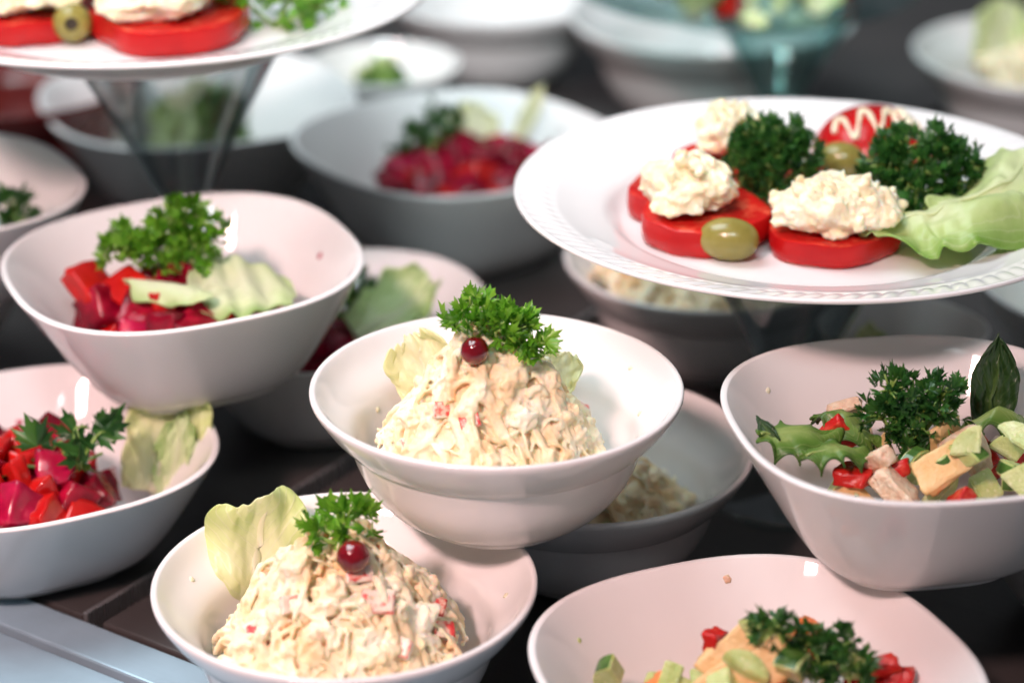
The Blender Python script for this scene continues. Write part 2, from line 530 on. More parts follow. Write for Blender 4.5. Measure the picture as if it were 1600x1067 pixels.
p_ = ctr['N'].copy(); p_.z = Z1; p_ += Vector((-0.055, -0.055, 0)); ctr['N2'] = p_
bowl('square_bowl', 'square', p_ + Vector((0.015, 0.075, 0)), 0.160, R_(40), 'shaded soft square white bowl underneath the stacked green salad bowl')
bowl('square_bowl', 'square', put('Mb', 308, 150, Z1, 1.1), 0.198, R_(20), 'soft square white bowl of lettuce behind the tall glass stand', hz=1.1)
bowl('square_bowl', 'square', Vector((0.262, 0.885, Z1)), 0.160, R_(15), 'dark shaded white bowl underneath the stacked cucumber bowl')
bowl('small_bowl', 'square', put('R', 1412, 508, Z1, 1.0), 0.080, R_(40), 'small white square bowl with a yellow leaf behind the cucumber bowl')
bowl('square_bowl', 'square', put('S', 1760, 425, Z1), 0.164, R_(10), 'shaded white bowl of green salad behind the small square bowl')
bowl('round_bowl', 'round', put('O', 775, -12, Z1, 1.1), 0.160, 0.3, 'round white bowl far back beside the larger round bowl', hz=1.1)
bowl('large_round_bowl', 'round', put('P', 1112, 22, Z1, 1.25), 0.190, 0.7, 'large round white bowl far back behind the glass salad plate', hz=1.25)
bowl('round_bowl', 'round', put('Q', 1640, 80, Z1, 1.1), 0.176, 0.1, 'round white bowl of pasta salad far back behind the tomato plate', hz=1.1)
bowl('small_round_bowl', 'round', put('X', 600, 98, Z1, 1.0), 0.10, 0.1, 'small round white bowl between the lettuce bowl and the beet bowl')
bowl('red_bowl', 'round', put('U', 20, 120, Z1, 1.2), 0.16, 0.3, 'dark maroon bowl far back behind the lettuce bowl', group='far bowls', hz=1.2)
_u = [o for o in COL.objects if o.name.startswith('red_bowl')][0]
for ch in _u.children:
    ch.data = ch.data.copy(); ch.data.materials.clear(); ch.data.materials.append(M['maroon'])


def plate_mesh():
    """flat plate, radius 1, floor at z=0.0, rim high at 0.125; slanted rope emboss near the edge"""
    seg = 576
    prof = [(0, -0.03), (0.60, -0.03), (0.64, -0.022), (0.70, 0.02), (0.80, 0.055), (0.92, 0.090), (0.985, 0.108), (1.0, 0.116), (1.0, 0.124), (0.992, 0.130)]
    top = [0.985, 0.975, 0.965, 0.955, 0.945, 0.935, 0.925, 0.915, 0.905, 0.895, 0.885, 0.875, 0.865, 0.85, 0.82, 0.78, 0.735, 0.705, 0.685, 0.665, 0.645, 0.62, 0.55, 0.4, 0.2, 0]

    def tz(r):
        if r >= 0.70: return 0.052 + (r - 0.70) / 0.30 * 0.078
        if r >= 0.62:
            t = (r - 0.62) / 0.08
            return 0.052 * (t * t * (3 - 2 * t))
        return 0.0
    v, f, rings = [], [], []
    for i, (r, z) in enumerate(prof):
        if r < 1e-6:
            rings.append([len(v)]); v.append((0, 0, z)); continue
        rings.append(list(range(len(v), len(v) + seg)))
        v += [(r * math.cos(2 * math.pi * k / seg), r * math.sin(2 * math.pi * k / seg), z) for k in range(seg)]
    for r in top:
        z = tz(r)
        if r == 0:
            rings.append([len(v)]); v.append((0, 0, z)); continue
        rings.append(list(range(len(v), len(v) + seg)))
        for k in range(seg):
            th = 2 * math.pi * k / seg
            dz = 0.0
            if 0.875 <= r <= 0.975:
                w = math.sin(math.pi * (r - 0.865) / 0.12)
                ph = 96 * th + (r - 0.92) * 55
                dz = 0.0095 * w * (abs(math.cos(ph / 2)) ** 0.7) - 0.003 * w
            elif 0.845 < r < 0.87: dz = 0.0035
            v.append((r * math.cos(th), r * math.sin(th), z + dz))
    for a, b in zip(rings, rings[1:]):
        for k in range(seg):
            k2 = (k + 1) % seg
            if len(a) == 1: f.append((a[0], b[k2], b[k]))
            elif len(b) == 1: f.append((a[k], a[k2], b[0]))
            else: f.append((a[k], a[k2], b[k2], b[k]))
    return mesh('plate', v, f)


PLATE = plate_mesh()
PFOOT = lathe([(0.54, -0.028), (0.545, -0.05), (0.55, -0.053), (0.575, -0.053), (0.585, -0.05), (0.60, -0.028)], 96)
PLATE.materials.append(M['porcelain']); PFOOT.materials.append(M['porcelain'])


def plate(loc, R, label, rz=0.0):
    t = empty('plate', loc, rz)
    t.scale = (R, R, R)
    link('body', PLATE, None, t); link('foot_ring', PFOOT, None, t)
    return tag(t, label, 'plate', 'white plates on glass stands')


def martini(loc, h, r_top, h_cone, label, mat):
    t = empty('glass_stand', loc)
    zc = h - h_cone
    wall = 0.0014
    cone = lathe(smooth_prof([(0.0035, zc - 0.004), (0.006, zc + 0.001), (0.016, zc + 0.017), (r_top * 0.6, zc + h_cone * 0.56), (r_top, h - 0.0006), (r_top - 0.0004, h),
                              (r_top - wall, h - 0.0006), (r_top * 0.6 - wall, zc + h_cone * 0.57), (0.014, zc + 0.018), (0.004, zc + 0.006), (0, zc + 0.005)], 5), 96)
    link('cone', cone, mat, t)
    stem = lathe(smooth_prof([(0.0075, 0.003), (0.0042, 0.009), (0.0036, zc * 0.5), (0.0036, zc - 0.004), (0.0, zc - 0.004)], 5), 32)
    link('stem', stem, mat, t)
    rf = 0.031
    foot = lathe(smooth_prof([(0, 0.0), (rf - 0.001, 0.0), (rf, 0.0008), (rf - 0.002, 0.0018), (0.015, 0.0030), (0.0, 0.0045)], 4), 64)
    link('base', foot, mat, t)
    return tag(t, label, 'glass', 'glass stands under plates')


# right plate
PR, PRZ = 0.1285, 0.1535
c = at(1260, 293, PRZ)
PRC = Vector((c.x, c.y, PRZ - 0.130 * PR))
plate(PRC, PR, 'wide white plate of tomato slices, olives and parsley on a short glass stand', 0.3)
g = at(1250, 293, PRZ)
martini((g.x, g.y, 0.0003), PRC.z - 0.0535 * PR - 0.0004, 0.047, 0.079, 'short clear conical glass holding up the plate with two parsley bunches', M['glass'])
# left plate
PL, PLZ = 0.140, 0.210
c = at(222, -32, PLZ)
PLC = Vector((c.x, c.y, PLZ - 0.130 * PL))
plate(PLC, PL, 'white plate on a tall glass stand with tomatoes and an olive ring', 0.9)
g = at(268, -32, PLZ)
martini((g.x, g.y, 0.0003), PLC.z - 0.0535 * PL - 0.0004, 0.056, 0.096, 'tall clear conical glass holding the plate with the olive ring', M['glass'])
# far glass plate
PGZ = 0.128
c = at(1165, -28, PGZ)
GPLATE = link('glass_plate', lathe(smooth_prof([(0, 0), (0.05, 0), (0.055, 0.001), (0.085, 0.012), (0.104, 0.017), (0.1045, 0.0185), (0.103, 0.019), (0.085, 0.0145), (0.054, 0.004), (0.0, 0.003)], 4), 96), M['teal_glass'])
GPLATE.location = (c.x, c.y, PGZ - 0.018)
tag(GPLATE, 'shallow teal glass plate of mixed salad raised on a far glass stand', 'plate')
g = at(1236, -28, PGZ)
martini((g.x - 0.004, g.y, 0.0003), PGZ - 0.0185, 0.044, 0.07, 'far teal tinted conical glass holding up the glass plate', M['teal_glass'])


# ------------------------------------------------------------------ food builders
def inner_r(z, kind='round'):
    pts = [(0.0, 0.0062), (0.025, 0.0063), (0.040, 0.009), (0.049, 0.018), (0.0545, 0.030), (0.0578, 0.0405), (0.0655, 0.0497), (0.0715, 0.0567)]
    for (r0, z0), (r1, z1) in zip(pts, pts[1:]):
        if z <= z1: return r0 + (r1 - r0) * max(0, (z - z0)) / (z1 - z0)
    return 0.0715


def inner_z(r):
    pts = [(0.0, 0.0062), (0.025, 0.0063), (0.040, 0.009), (0.049, 0.018), (0.0545, 0.030), (0.0578, 0.0405), (0.0655, 0.0497), (0.0715, 0.0567)]
    for (r0, z0), (r1, z1) in zip(pts, pts[1:]):
        if r <= r1: return z0 + (z1 - z0) * max(0, (r - r0)) / (r1 - r0)
    return 0.058


def sweep(v, f, path, rads, seg=6, flat=1.0, cap=True):
    """tube through the path points into the lists v, f"""
    base = len(v)
    n = len(path)
    up = Vector((0.3, 0.2, 1)).normalized()
    for i, p in enumerate(path):
        d = (path[min(i + 1, n - 1)] - path[max(i - 1, 0)])
        if d.length < 1e-9: d = Vector((0, 0, 1))
        d.normalize()
        a = d.cross(up)
        if a.length < 1e-3: a = d.cross(Vector((1, 0, 0)))
        a.normalize(); b = a.cross(d)
        for k in range(seg):
            t = 2 * math.pi * k / seg
            v.append(p + (a * math.cos(t) + b * math.sin(t) * flat) * rads[i])
    for i in range(n - 1):
        for k in range(seg):
            k2 = (k + 1) % seg
            f.append((base + i * seg + k, base + i * seg + k2, base + (i + 1) * seg + k2, base + (i + 1) * seg + k))
    if cap:
        f.append(tuple(base + k for k in reversed(range(seg))))
        f.append(tuple(base + (n - 1) * seg + k for k in range(seg)))


_ico = {}


def ico(sub):
    if sub not in _ico:
        bm = bmesh.new(); bmesh.ops.create_icosphere(bm, subdivisions=sub, radius=1)
        _ico[sub] = ([v.co.copy() for v in bm.verts], [tuple(x.index for x in fc.verts) for fc in bm.faces]); bm.free()
    return _ico[sub]


def lump(v, f, c, r, rng, sq=(1, 1, 1), amp=0.35, freq=1.3, sub=2):
    iv, if_ = ico(sub)
    off = Vector((rng.uniform(0, 50), rng.uniform(0, 50), rng.uniform(0, 50)))
    rot = Euler((rng.uniform(0, 6), rng.uniform(0, 6), rng.uniform(0, 6))).to_matrix()
    b = len(v)
    for p in iv:
        k = 1 + amp * noise.noise(p * freq + off)
        q = Vector((p.x * sq[0], p.y * sq[1], p.z * sq[2])) * (r * k)
        v.append(c + rot @ q)
    f += [tuple(b + i for i in t) for t in if_]


def remesh(v, f, vox, disp=0.0, freq=300, seed=0, disp2=0.0, freq2=900):
    me = mesh('tmp', v, f)
    o = bpy.data.objects.new('tmp', me); COL.objects.link(o)
    md = o.modifiers.new('r', 'REMESH'); md.mode = 'VOXEL'; md.voxel_size = vox; md.use_smooth_shade = True
    dg = bpy.context.evaluated_depsgraph_get(); dg.update()
    out = bpy.data.meshes.new_from_object(o.evaluated_get(dg))
    bpy.data.objects.remove(o); bpy.data.meshes.remove(me)
    if disp:
        off = Vector((seed * 3.7, seed * 1.3, 0))
        vs = out.vertices
        nr = [n.vector.copy() for n in out.vertex_normals]
        co = []
        for i, vt in enumerate(vs):
            d = disp * noise.noise(vt.co * freq + off)
            if disp2: d += disp2 * noise.noise(vt.co * freq2 + off)
            q = vt.co + nr[i] * d
            co += (q.x, q.y, q.z)
        vs.foreach_set('co', co)
        out.update()
    return out


def crab_salad(key, R, h, seed, vox, n_str, n_lump, label, off=(0, 0), zb=0.022, big=()):
    """creamy mound: a core with shreds and crumbled lumps grown together; local origin = bowl base"""
    rng = random.Random(seed)
    v, f = [], []

    def height(x, y):
        r = math.hypot(x, y) / R
        bumpy = 0.010 * noise.noise(Vector((x * 48, y * 48, seed))) + 0.0045 * noise.noise(Vector((x * 120, y * 120, seed)))
        return zb + h * max(0, 1 - r ** 1.55) + bumpy
    # core
    n_r, n_a = 16, 40
    ring0 = len(v); v.append(Vector((0, 0, height(0, 0) - 0.004)))
    for i in range(1, n_r + 1):
        for k in range(n_a):
            t = 2 * math.pi * k / n_a; r = R * 0.93 * i / n_r
            x, y = r * math.cos(t), r * math.sin(t)
            v.append(Vector((x, y, max(height(x, y) - 0.0022, 0.008 if i < n_r else zb - 0.006))))
    b0 = len(v)
    for k in range(n_a):
        t = 2 * math.pi * k / n_a
        v.append(Vector((R * 0.62 * math.cos(t), R * 0.62 * math.sin(t), 0.0095)))
    v.append(Vector((0, 0, 0.0085)))
    for k in range(n_a):
        k2 = (k + 1) % n_a
        f.append((0, 1 + k, 1 + k2))
        for i in range(n_r - 1):
            a = 1 + i * n_a
            f.append((a + k, a + n_a + k, a + n_a + k2, a + k2))
        a = 1 + (n_r - 1) * n_a
        f.append((a + k, b0 + k, b0 + k2, a + k2))
        f.append((b0 + k, b0 + n_a, b0 + k2))

    def clampw(p):
        r = math.hypot(p.x + off[0], p.y + off[1])
        lim = inner_z(r) + 0.0015
        if p.z < lim: p.z = lim
        return p
    for i in range(n_str):
        a = rng.uniform(0, 2 * math.pi); r = R * 0.97 * math.sqrt(rng.random())
        x, y = r * math.cos(a), r * math.sin(a)
        d = rng.uniform(0, 2 * math.pi)
        L = rng.uniform(0.007, 0.026); cv = rng.uniform(-60, 60)
        w = rng.choice((0.0008, 0.0010, 0.0014, 0.0022)) * rng.uniform(0.85, 1.15); lift = rng.uniform(-0.0012, 0.0012) if rng.random() < 0.82 else rng.uniform(0.001, 0.0032)
        path, rads = [], []
        m = 8
        arch = rng.uniform(-0.001, 0.0024)
        for k in range(m):
            t = k / (m - 1) - 0.5
            dd = d + cv * L * t
            px = x + math.cos(dd) * L * t; py = y + math.sin(dd) * L * t
            rr = math.hypot(px, py)
            if rr > R:
                px, py, rr = px * R / rr, py * R / rr, R
            pz = height(px, py) if rr < R else zb - (rr - R) * 0.6 + 0.003
            path.append(clampw(Vector((px, py, pz + lift + arch * (1 - 4 * t * t)))))
            rads.append(w * (0.75 + 0.35 * math.sin(math.pi * (t + 0.5)) + 0.22 * noise.noise(Vector((i, k * 0.9, 0)))))
        sweep(v, f, path, rads, 6, rng.uniform(0.55, 1.0))
    for i in range(n_lump):
        a = rng.uniform(0, 2 * math.pi); r = R * 1.0 * math.sqrt(rng.random())
        x, y = r * math.cos(a), r * math.sin(a)
        lr = rng.choice((0.0014, 0.0022, 0.0032, 0.0045)) * rng.uniform(0.8, 1.2)
        lump(v, f, clampw(Vector((x, y, height(x, y) + rng.uniform(-0.002, 0.0012)))), lr, rng, (1, rng.uniform(0.6, 1), rng.uniform(0.5, 0.9)), 0.5, 1.6)
    for (x, y, dz, lr) in big:
        lump(v, f, clampw(Vector((x, y, height(x, y) + dz))), lr, rng, (1, 0.8, 0.75), 0.55, 1.7, 3)
    me = remesh(v, f, vox, 0.0006, 260, seed, 0.00022, 800)
    for vt in me.vertices:
        p = vt.co
        r = math.hypot(p.x + off[0], p.y + off[1])
        if r > 0.069:
            k = 0.069 / r
            p.x, p.y = (p.x + off[0]) * k - off[0], (p.y + off[1]) * k - off[1]
            r = 0.069
        p.z = max(p.z, inner_z(r) + 0.0006)
    o = link('crab_salad', me, M['salad'])
    o.location = ctr[key] + Vector((off[0], off[1], 0))
    tag(o, label, 'salad', 'creamy crab salads')
    o['kind'] = 'stuff'
    return o, height


# parsley ------------------------------------------------------------
def lobe(v, f, o, ax, sd, nr, L, w, rng):
    """one toothed leaf lobe: o origin, ax length axis, sd side axis, nr normal"""
    cup = rng.uniform(0.05, 0.22) * L
    bend = rng.uniform(-0.25, 0.35) * L
    pts = [(0, 0, 0), (-.30, .36, .6), (-.62, .70, 1), (-.26, .68, .4), (0, 1.0, .2), (.26, .68, .4), (.62, .70, 1), (.30, .36, .6), (0, .42, -.35)]
    b = len(v)
    for (s, t, c) in pts:
        t2 = t * (1 + rng.uniform(-.10, .10))
        v.append(o + ax * (t2 * L) + sd * (s * w) + nr * (c * cup + bend * t * t))
    f += [(b, b + 8, b + 1), (b + 1, b + 8, b + 2), (b + 2, b + 8, b + 3), (b + 3, b + 8, b + 4), (b + 4, b + 8, b + 5), (b + 5, b + 8, b + 6),
          (b + 6, b + 8, b + 7), (b + 7, b + 8, b)]


def parsley(base, blobs, label, seed, mat='parsley', L=0.0062, group='parsley garnishes', dens=1.0, out_bias=0.6, grow=(0, 0, 1)):
    """blobs: (centre, radius, tufts) in world metres; stems run from base to the blobs"""
    rng = random.Random(seed)
    base = Vector(base)
    t = empty('parsley_sprig', base)
    sv, sf, lv, lf = [], [], [], []
    grow = Vector(grow).normalized()
    for (c, rad, n) in blobs:
        c = Vector(c) - base
        mid = c * 0.5 + Vector((rng.uniform(-.2, .2), rng.uniform(-.2, .2), 0)) * c.length * 0.5
        sweep(sv, sf, [Vector((0, 0, 0)), mid, c], [0.0011, 0.0009, 0.0007], 6)
        for i in range(int(n * dens)):
            d = Vector((rng.gauss(0, 1), rng.gauss(0, 1), rng.gauss(0, 1))).normalized()
            d = (d + grow * 0.35).normalized()
            rr = rad * (0.45 + 0.55 * rng.random() ** 0.5)
            p = c + d * rr
            if rng.random() < 0.5:
                sweep(sv, sf, [c, (c + p) * 0.5 + Vector((0, 0, rad * 0.1)), p], [0.0006, 0.0005, 0.0004], 4)
            ax = (d * out_bias + grow * 0.35 + Vector((rng.uniform(-1, 1), rng.uniform(-1, 1), rng.uniform(-1, 1))) * 0.55).normalized()
            sd = ax.cross(Vector((rng.uniform(-1, 1), rng.uniform(-1, 1), rng.uniform(-1, 1)))).normalized()
            nr = sd.cross(ax)
            LL = L * rng.uniform(0.7, 1.15)
            for ang, k in ((0, 1.0), (0.62, 0.85), (-0.62, 0.85), (1.25, 0.62), (-1.25, 0.62)):
                a2 = (ax * math.cos(ang) + sd * math.sin(ang)).normalized()
                a2 = (a2 + nr * rng.uniform(-0.15, 0.4)).normalized()
                s2 = nr.cross(a2).normalized()
                n2 = a2.cross(s2)
                lobe(lv, lf, p + ax * LL * 0.05, a2, s2, n2, LL * k, LL * k * 0.42, rng)
    st = link('stem', mesh('stem', sv, sf), M['stem'], t)
    lo = link('leaflets', mesh('leaflets', lv, lf), M[mat], t)
    lo['kind'] = 'stuff'
    tag(t, label, 'parsley', group)
    return t


# leaves ----------------------------------------------------------------
def leaf(name, loc, rot, L, Wd, mat, label, cat='lettuce', seed=0, curl=0.25, cup=0.25, ruff=0.05, rf=5.0, jag=0.04, nu=44, nv=40,
         th=0.0009, rib=True, group=None, base_w=0.45, back=0.0, tip=0.55, taper=0.42, fold=0.0):
    """leaf blade: length along local +Z, width along X, faces -Y; rib is a raised part"""
    rng = random.Random(seed)
    ph = rng.uniform(0, 20)

    def pt(u, v):
        w = Wd * (base_w + (1 - base_w) * math.sin(math.pi * min(1, v * 1.15) * 0.5)) * (1 - max(0, (v - tip) / (1 - tip)) ** 2.6 * taper)
        j = 1 + jag * noise.noise(Vector((v * 9 + ph, u * 2, 3)))
        x = u * w * j
        z = L * v + L * jag * 1.1 * noise.noise(Vector((u * 6 + ph, 7, v))) * v - L * 0.10 * u * u * v + L * 0.13 * v * v * noise.noise(Vector((u * 1.9 + ph, 2.5, 0)))
        e = max(abs(u) ** 2.2, v ** 4)
        y = curl * L * (v ** 2) + back * L * v - cup * Wd * (u * u)
        y += ruff * L * e * math.sin(rf * (u * 2.2 + v * 3.1) + ph) + 0.35 * ruff * L * noise.noise(Vector((u * 3 + ph, v * 3, 1)))
        y += 0.5 * ruff * L * e * math.sin(rf * 2.3 * (v * 2.0 - u) + ph * 2)
        y += fold * L * noise.noise(Vector((u * 1.3 + ph, v * 1.6 + ph * 0.3, 5))) + 0.030 * L * noise.noise(Vector((u * 4.5 + ph, v * 5, 2))) + 0.010 * L * noise.noise(Vector((u * 11 + ph, v * 13, 2)))
        return Vector((x, y, z))
    vs, fs, uvs = [], [], []
    for i in range(nv + 1):
        for k in range(nu + 1):
            u, v = -1 + 2 * k / nu, i / nv
            vs.append(pt(u, v)); uvs.append((u, v))
    for i in range(nv):
        for k in range(nu):
            a = i * (nu + 1) + k
            fs.append((a, a + 1, a + nu + 2, a + nu + 1))
    me = mesh(name, vs, fs)
    ul = me.uv_layers.new(name='UVMap')
    for lp in me.loops:
        ul.data[lp.index].uv = uvs[lp.vertex_index]
    t = empty(name, loc)
    t.rotation_euler = rot
    o = link('blade', me, M[mat], t)
    sm = o.modifiers.new('thickness', 'SOLIDIFY'); sm.thickness = th; sm.offset = 0
    ss = o.modifiers.new('soft', 'SUBSURF'); ss.levels = ss.render_levels = 1
    if rib:
        v2, f2 = [], []
        n = 14
        path = [pt(-0.22 + 0.42 * k / n + 0.03 * math.sin(k), 0.0 + 0.86 * k / (n - 1)) for k in range(n)]
        sweep(v2, f2, path, [Wd * 0.15 * (1 - k / n) ** 0.8 + 0.0004 for k in range(n)], 8, 0.55)
        me2 = mesh('rib', v2, f2)
        ul = me2.uv_layers.new(name='UVMap')
        for lp in me2.loops:
            ul.data[lp.index].uv = (0.0, 0.0)
        link('rib', me2, M[mat], t)
    tag(t, label, cat, group)
    return t


def crumpled(name, loc, rz, lx, ly, hfun, mat, label, seed, amp=0.006, frill=0.004, ff=9.0, cat='lettuce', nx=84, ny=64, rot=None, th=0.0008):
    """loosely crumpled leaf lying on something: height field with folds that lean over and a frilled border"""
    ph = seed * 3.17

    def pt(u, v):
        ed = max(abs(u), abs(v)) ** 5
        out = 1 + 0.14 * noise.noise(Vector((math.atan2(v, u + 1e-6) * 2.1, ph, 0)))
        k = math.sqrt(1 - 0.5 * v * v), math.sqrt(1 - 0.5 * u * u)
        x, y = u * k[0] * lx * out, v * k[1] * ly * out
        q = Vector((x * 38 + ph, y * 38, 0.3))
        n1, n2, n3 = noise.noise(q), noise.noise(q + Vector((7, 3, 1))), noise.noise(q + Vector((1, 9, 4)))
        rid = 1 - abs(noise.noise(q * 0.9 + Vector((4, 4, 4)))) * 2
        z = hfun(u, v) + amp * (n1 * 0.9 + rid * 0.7) + 0.42 * amp * noise.noise(q * 2.3 + Vector((2, 8, 1))) + 0.20 * amp * noise.noise(q * 5)
        ang = math.atan2(v, u)
        z += frill * ed * math.sin(ff * ang * 2 + 3 * n1 + ph)
        x += amp * 1.3 * n2 + frill * 0.8 * ed * math.cos(ff * 1.7 * ang + ph)
        y += amp * 1.3 * n3 + frill * 0.8 * ed * math.sin(ff * 1.3 * ang + ph)
        return Vector((x, y, z))
    vs, fs, uvs = [], [], []
    for i in range(ny + 1):
        for k in range(nx + 1):
            u, v = -1 + 2 * k / nx, -1 + 2 * i / ny
            vs.append(pt(u, v)); uvs.append((v, max(abs(u), abs(v)) ** 2 * 0.9))
    for i in range(ny):
        for k in range(nx):
            a = i * (nx + 1) + k
            fs.append((a, a + 1, a + nx + 2, a + nx + 1))
    me = mesh(name, vs, fs)
    ul = me.uv_layers.new(name='UVMap')
    for lp in me.loops:
        ul.data[lp.index].uv = uvs[lp.vertex_index]
    t = empty(name, loc); t.rotation_euler = rot if rot else (0, 0, rz)
    o = link('blade', me, M[mat], t)
    sm = o.modifiers.new('thickness', 'SOLIDIFY'); sm.thickness = th; sm.offset = 0
    v2, f2 = [], []
    n = 16
    path = [pt(-0.9 + 1.5 * k / (n - 1), 0.05 * math.sin(k * 0.7)) for k in range(n)]
    sweep(v2, f2, path, [ly * 0.07 * (1 - k / n) ** 0.8 + 0.0004 for k in range(n)], 8, 0.6)
    me2 = mesh('rib', v2, f2)
    ul = me2.uv_layers.new(name='UVMap')
    for lp in me2.loops:
        ul.data[lp.index].uv = (0.0, 0.0)
    link('rib', me2, M[mat], t)
    return tag(t, label, cat)


# chunks ----------------------------------------------------------------
def chunk_mesh(seed, sq=(1, 1, 1), jit=0.16, bev=0.12):
    """roughly cut cube: skewed, rounded edges, uneven faces"""
    rng = random.Random(seed)
    bm = bmesh.new(); bmesh.ops.create_cube(bm, size=1)
    for v in bm.verts:
        v.co = v.co + Vector((rng.uniform(-jit, jit), rng.uniform(-jit, jit), rng.uniform(-jit, jit)))
    bmesh.ops.bevel(bm, geom=list(bm.edges), offset=bev, segments=2, profile=0.6, affect='EDGES')
    bmesh.ops.triangulate(bm, faces=[f for f in bm.faces if len(f.verts) > 4])
    bmesh.ops.subdivide_edges(bm, edges=[e for e in bm.edges if e.calc_length() > 0.35], cuts=3, use_grid_fill=True)
    off = Vector((seed * 5.3, 1, 2))
    for v in bm.verts:
        v.co += Vector((noise.noise(v.co * 1.9 + off), noise.noise(v.co * 1.9 + off * 2), noise.noise(v.co * 1.9 + off * 3))) * 0.11
        v.co += v.co.normalized() * 0.05 * noise.noise(v.co * 5.5 + off)
        v.co = Vector((v.co.x * sq[0], v.co.y * sq[1], v.co.z * sq[2]))
    return bm_mesh('chunk', bm)


_chunks = {}


def chunk(name, loc, size, mat, label, cat, group, seed, sq=(1, 1, 1), rot=None):
    rng = random.Random(seed * 77 + 5)
    key = (mat, seed % 6, sq)
    if key not in _chunks:
        me = chunk_mesh(seed % 6 + hash(sq) % 5, sq)
        me.materials.append(M[mat]); me.polygons.foreach_set('use_smooth', [True] * len(me.polygons))
        _chunks[key] = me
    o = bpy.data.objects.new(name, _chunks[key]); COL.objects.link(o)
    o.location = loc; o.scale = (size, size, size)
    o.rotation_euler = rot if rot else (rng.uniform(0, 6.28), rng.uniform(0, 6.28), rng.uniform(0, 6.28))
    return tag(o, label, cat, group)


def cuke_mesh(seed, ang=1.3, r=1.0, th=0.7):
    """cucumber wedge: 0 flesh, 1 skin"""
    bm = bmesh.new(); n = 7
    rng = random.Random(seed)
    top, bot = [bm.verts.new((0.12, 0, th / 2))], [bm.verts.new((0.12, 0, -th / 2))]
    for k in range(n + 1):
        a = -ang / 2 + ang * k / n
        top.append(bm.verts.new((r * math.cos(a), r * math.sin(a), th / 2 * (1 + rng.uniform(-.1, .1)))))
        bot.append(bm.verts.new((r * math.cos(a), r * math.sin(a), -th / 2)))
    bm.faces.new(top); bm.faces.new(list(reversed(bot)))
    m = len(top)
    for k in range(m):
        k2 = (k + 1) % m
        fc = bm.faces.new((bot[k], bot[k2], top[k2], top[k]))
        if 1 <= k < m - 1: fc.material_index = 1
    bmesh.ops.recalc_face_normals(bm, faces=list(bm.faces))
    bmesh.ops.bevel(bm, geom=[e for e in bm.edges if e.calc_face_angle(0) > 0.5], offset=0.05, segments=2, affect='EDGES')
    me = bm_mesh('cucumber', bm)
    me.materials.append(M['cuke_flesh']); me.materials.append(M['cuke_skin'])
    return me


CUKE = [cuke_mesh(1, 1.5, 1, 0.6), cuke_mesh(2, 2.6, 0.8, 0.45), cuke_mesh(3, 1.1, 1.1, 0.8)]


def cuke(loc, size, label, group, seed, rot=None):
    rng = random.Random(seed * 31 + 3)
    o = bpy.data.objects.new('cucumber_chunk', CUKE[seed % 3]); COL.objects.link(o)
    o.location = loc; o.scale = (size,) * 3
    o.rotation_euler = rot if rot else (rng.uniform(0, 6.28), rng.uniform(0, 6.28), rng.uniform(0, 6.28))
    return tag(o, label, 'cucumber', group)


def heap(key, specs, cx, cy, rad, zc, zh, seed, hs=1.0):
    """scatter chunk specs over a shallow heap in a bowl; specs: list of (callable(loc, i), count)"""
    rng = random.Random(seed)
    items = [fn for fn, n in specs for _ in range(n)]
    rng.shuffle(items)
    n = len(items)
    for i, fn in enumerate(items):
        r = rad * math.sqrt((i + 0.5) / n); a = i * 2.39996 + seed
        x, y = cx + r * math.cos(a), cy + r * math.sin(a)
        z = zc + zh * (1 - (r / rad) ** 1.6) + rng.uniform(-0.002, 0.002)
        fn(ctr[key] + Vector((x, y, z)), i + seed * 10)


# tomatoes, olives, cheese ------------------------------------------------
def tomato_slice(loc, r, th, rz, label, seed, tilt=(0, 0)):
    """thick slice: skin round the side, cut flesh on the faces"""
    rng = random.Random(seed)
    t = empty('tomato_slice', loc); t.rotation_euler = (tilt[0], tilt[1], rz)
    seg = 72
    prof = [(0, 0, 0), (0.90, 0, 0), (0.955, 0.01, 0), (0.985, 0.08, 1), (1.01, 0.45, 1), (0.998, 0.88, 1), (0.988, 0.965, 1), (0.965, 0.995, 0), (0.88, 1.0, 0), (0.60, 0.985, 0), (0.35, 0.99, 0), (0, 0.99, 0)]
    v, rings = [], []
    for (pr, pz, _) in prof:
        if pr == 0: rings.append([len(v)]); v.append(Vector((0, 0, pz * th))); continue
        ring = []
        for k in range(seg):
            a = 2 * math.pi * k / seg
            w = 1 + 0.045 * math.cos(3 * a + seed) + 0.03 * math.cos(5 * a + seed * 2) + 0.02 * noise.noise(Vector((math.cos(a) * 2, math.sin(a) * 2, seed)))
            dz = 0.0009 * noise.noise(Vector((pr * 3 * math.cos(a), pr * 3 * math.sin(a), seed * 3))) if 0 < pz else 0
            ring.append(len(v)); v.append(Vector((r * pr * w * math.cos(a), r * pr * w * math.sin(a), pz * th + dz)))
        rings.append(ring)

    def strip(lo, hi):
        f = []
        for a, b in zip(rings[lo:hi], rings[lo + 1:hi + 1]):
            for k in range(seg):
                k2 = (k + 1) % seg
                if len(a) == 1: f.append((a[0], b[k2], b[k]))
                elif len(b) == 1: f.append((a[k], a[k2], b[0]))
                else: f.append((a[k], a[k2], b[k2], b[k]))
        return f
    link('flesh', mesh('flesh', v, strip(0, 3) + strip(6, 11)), M['tomato_flesh'], t)
    link('skin', mesh('skin', v, strip(3, 6) + strip(2, 3)), M['tomato_skin'], t)
    return tag(t, label, 'tomato', 'thick tomato slices')


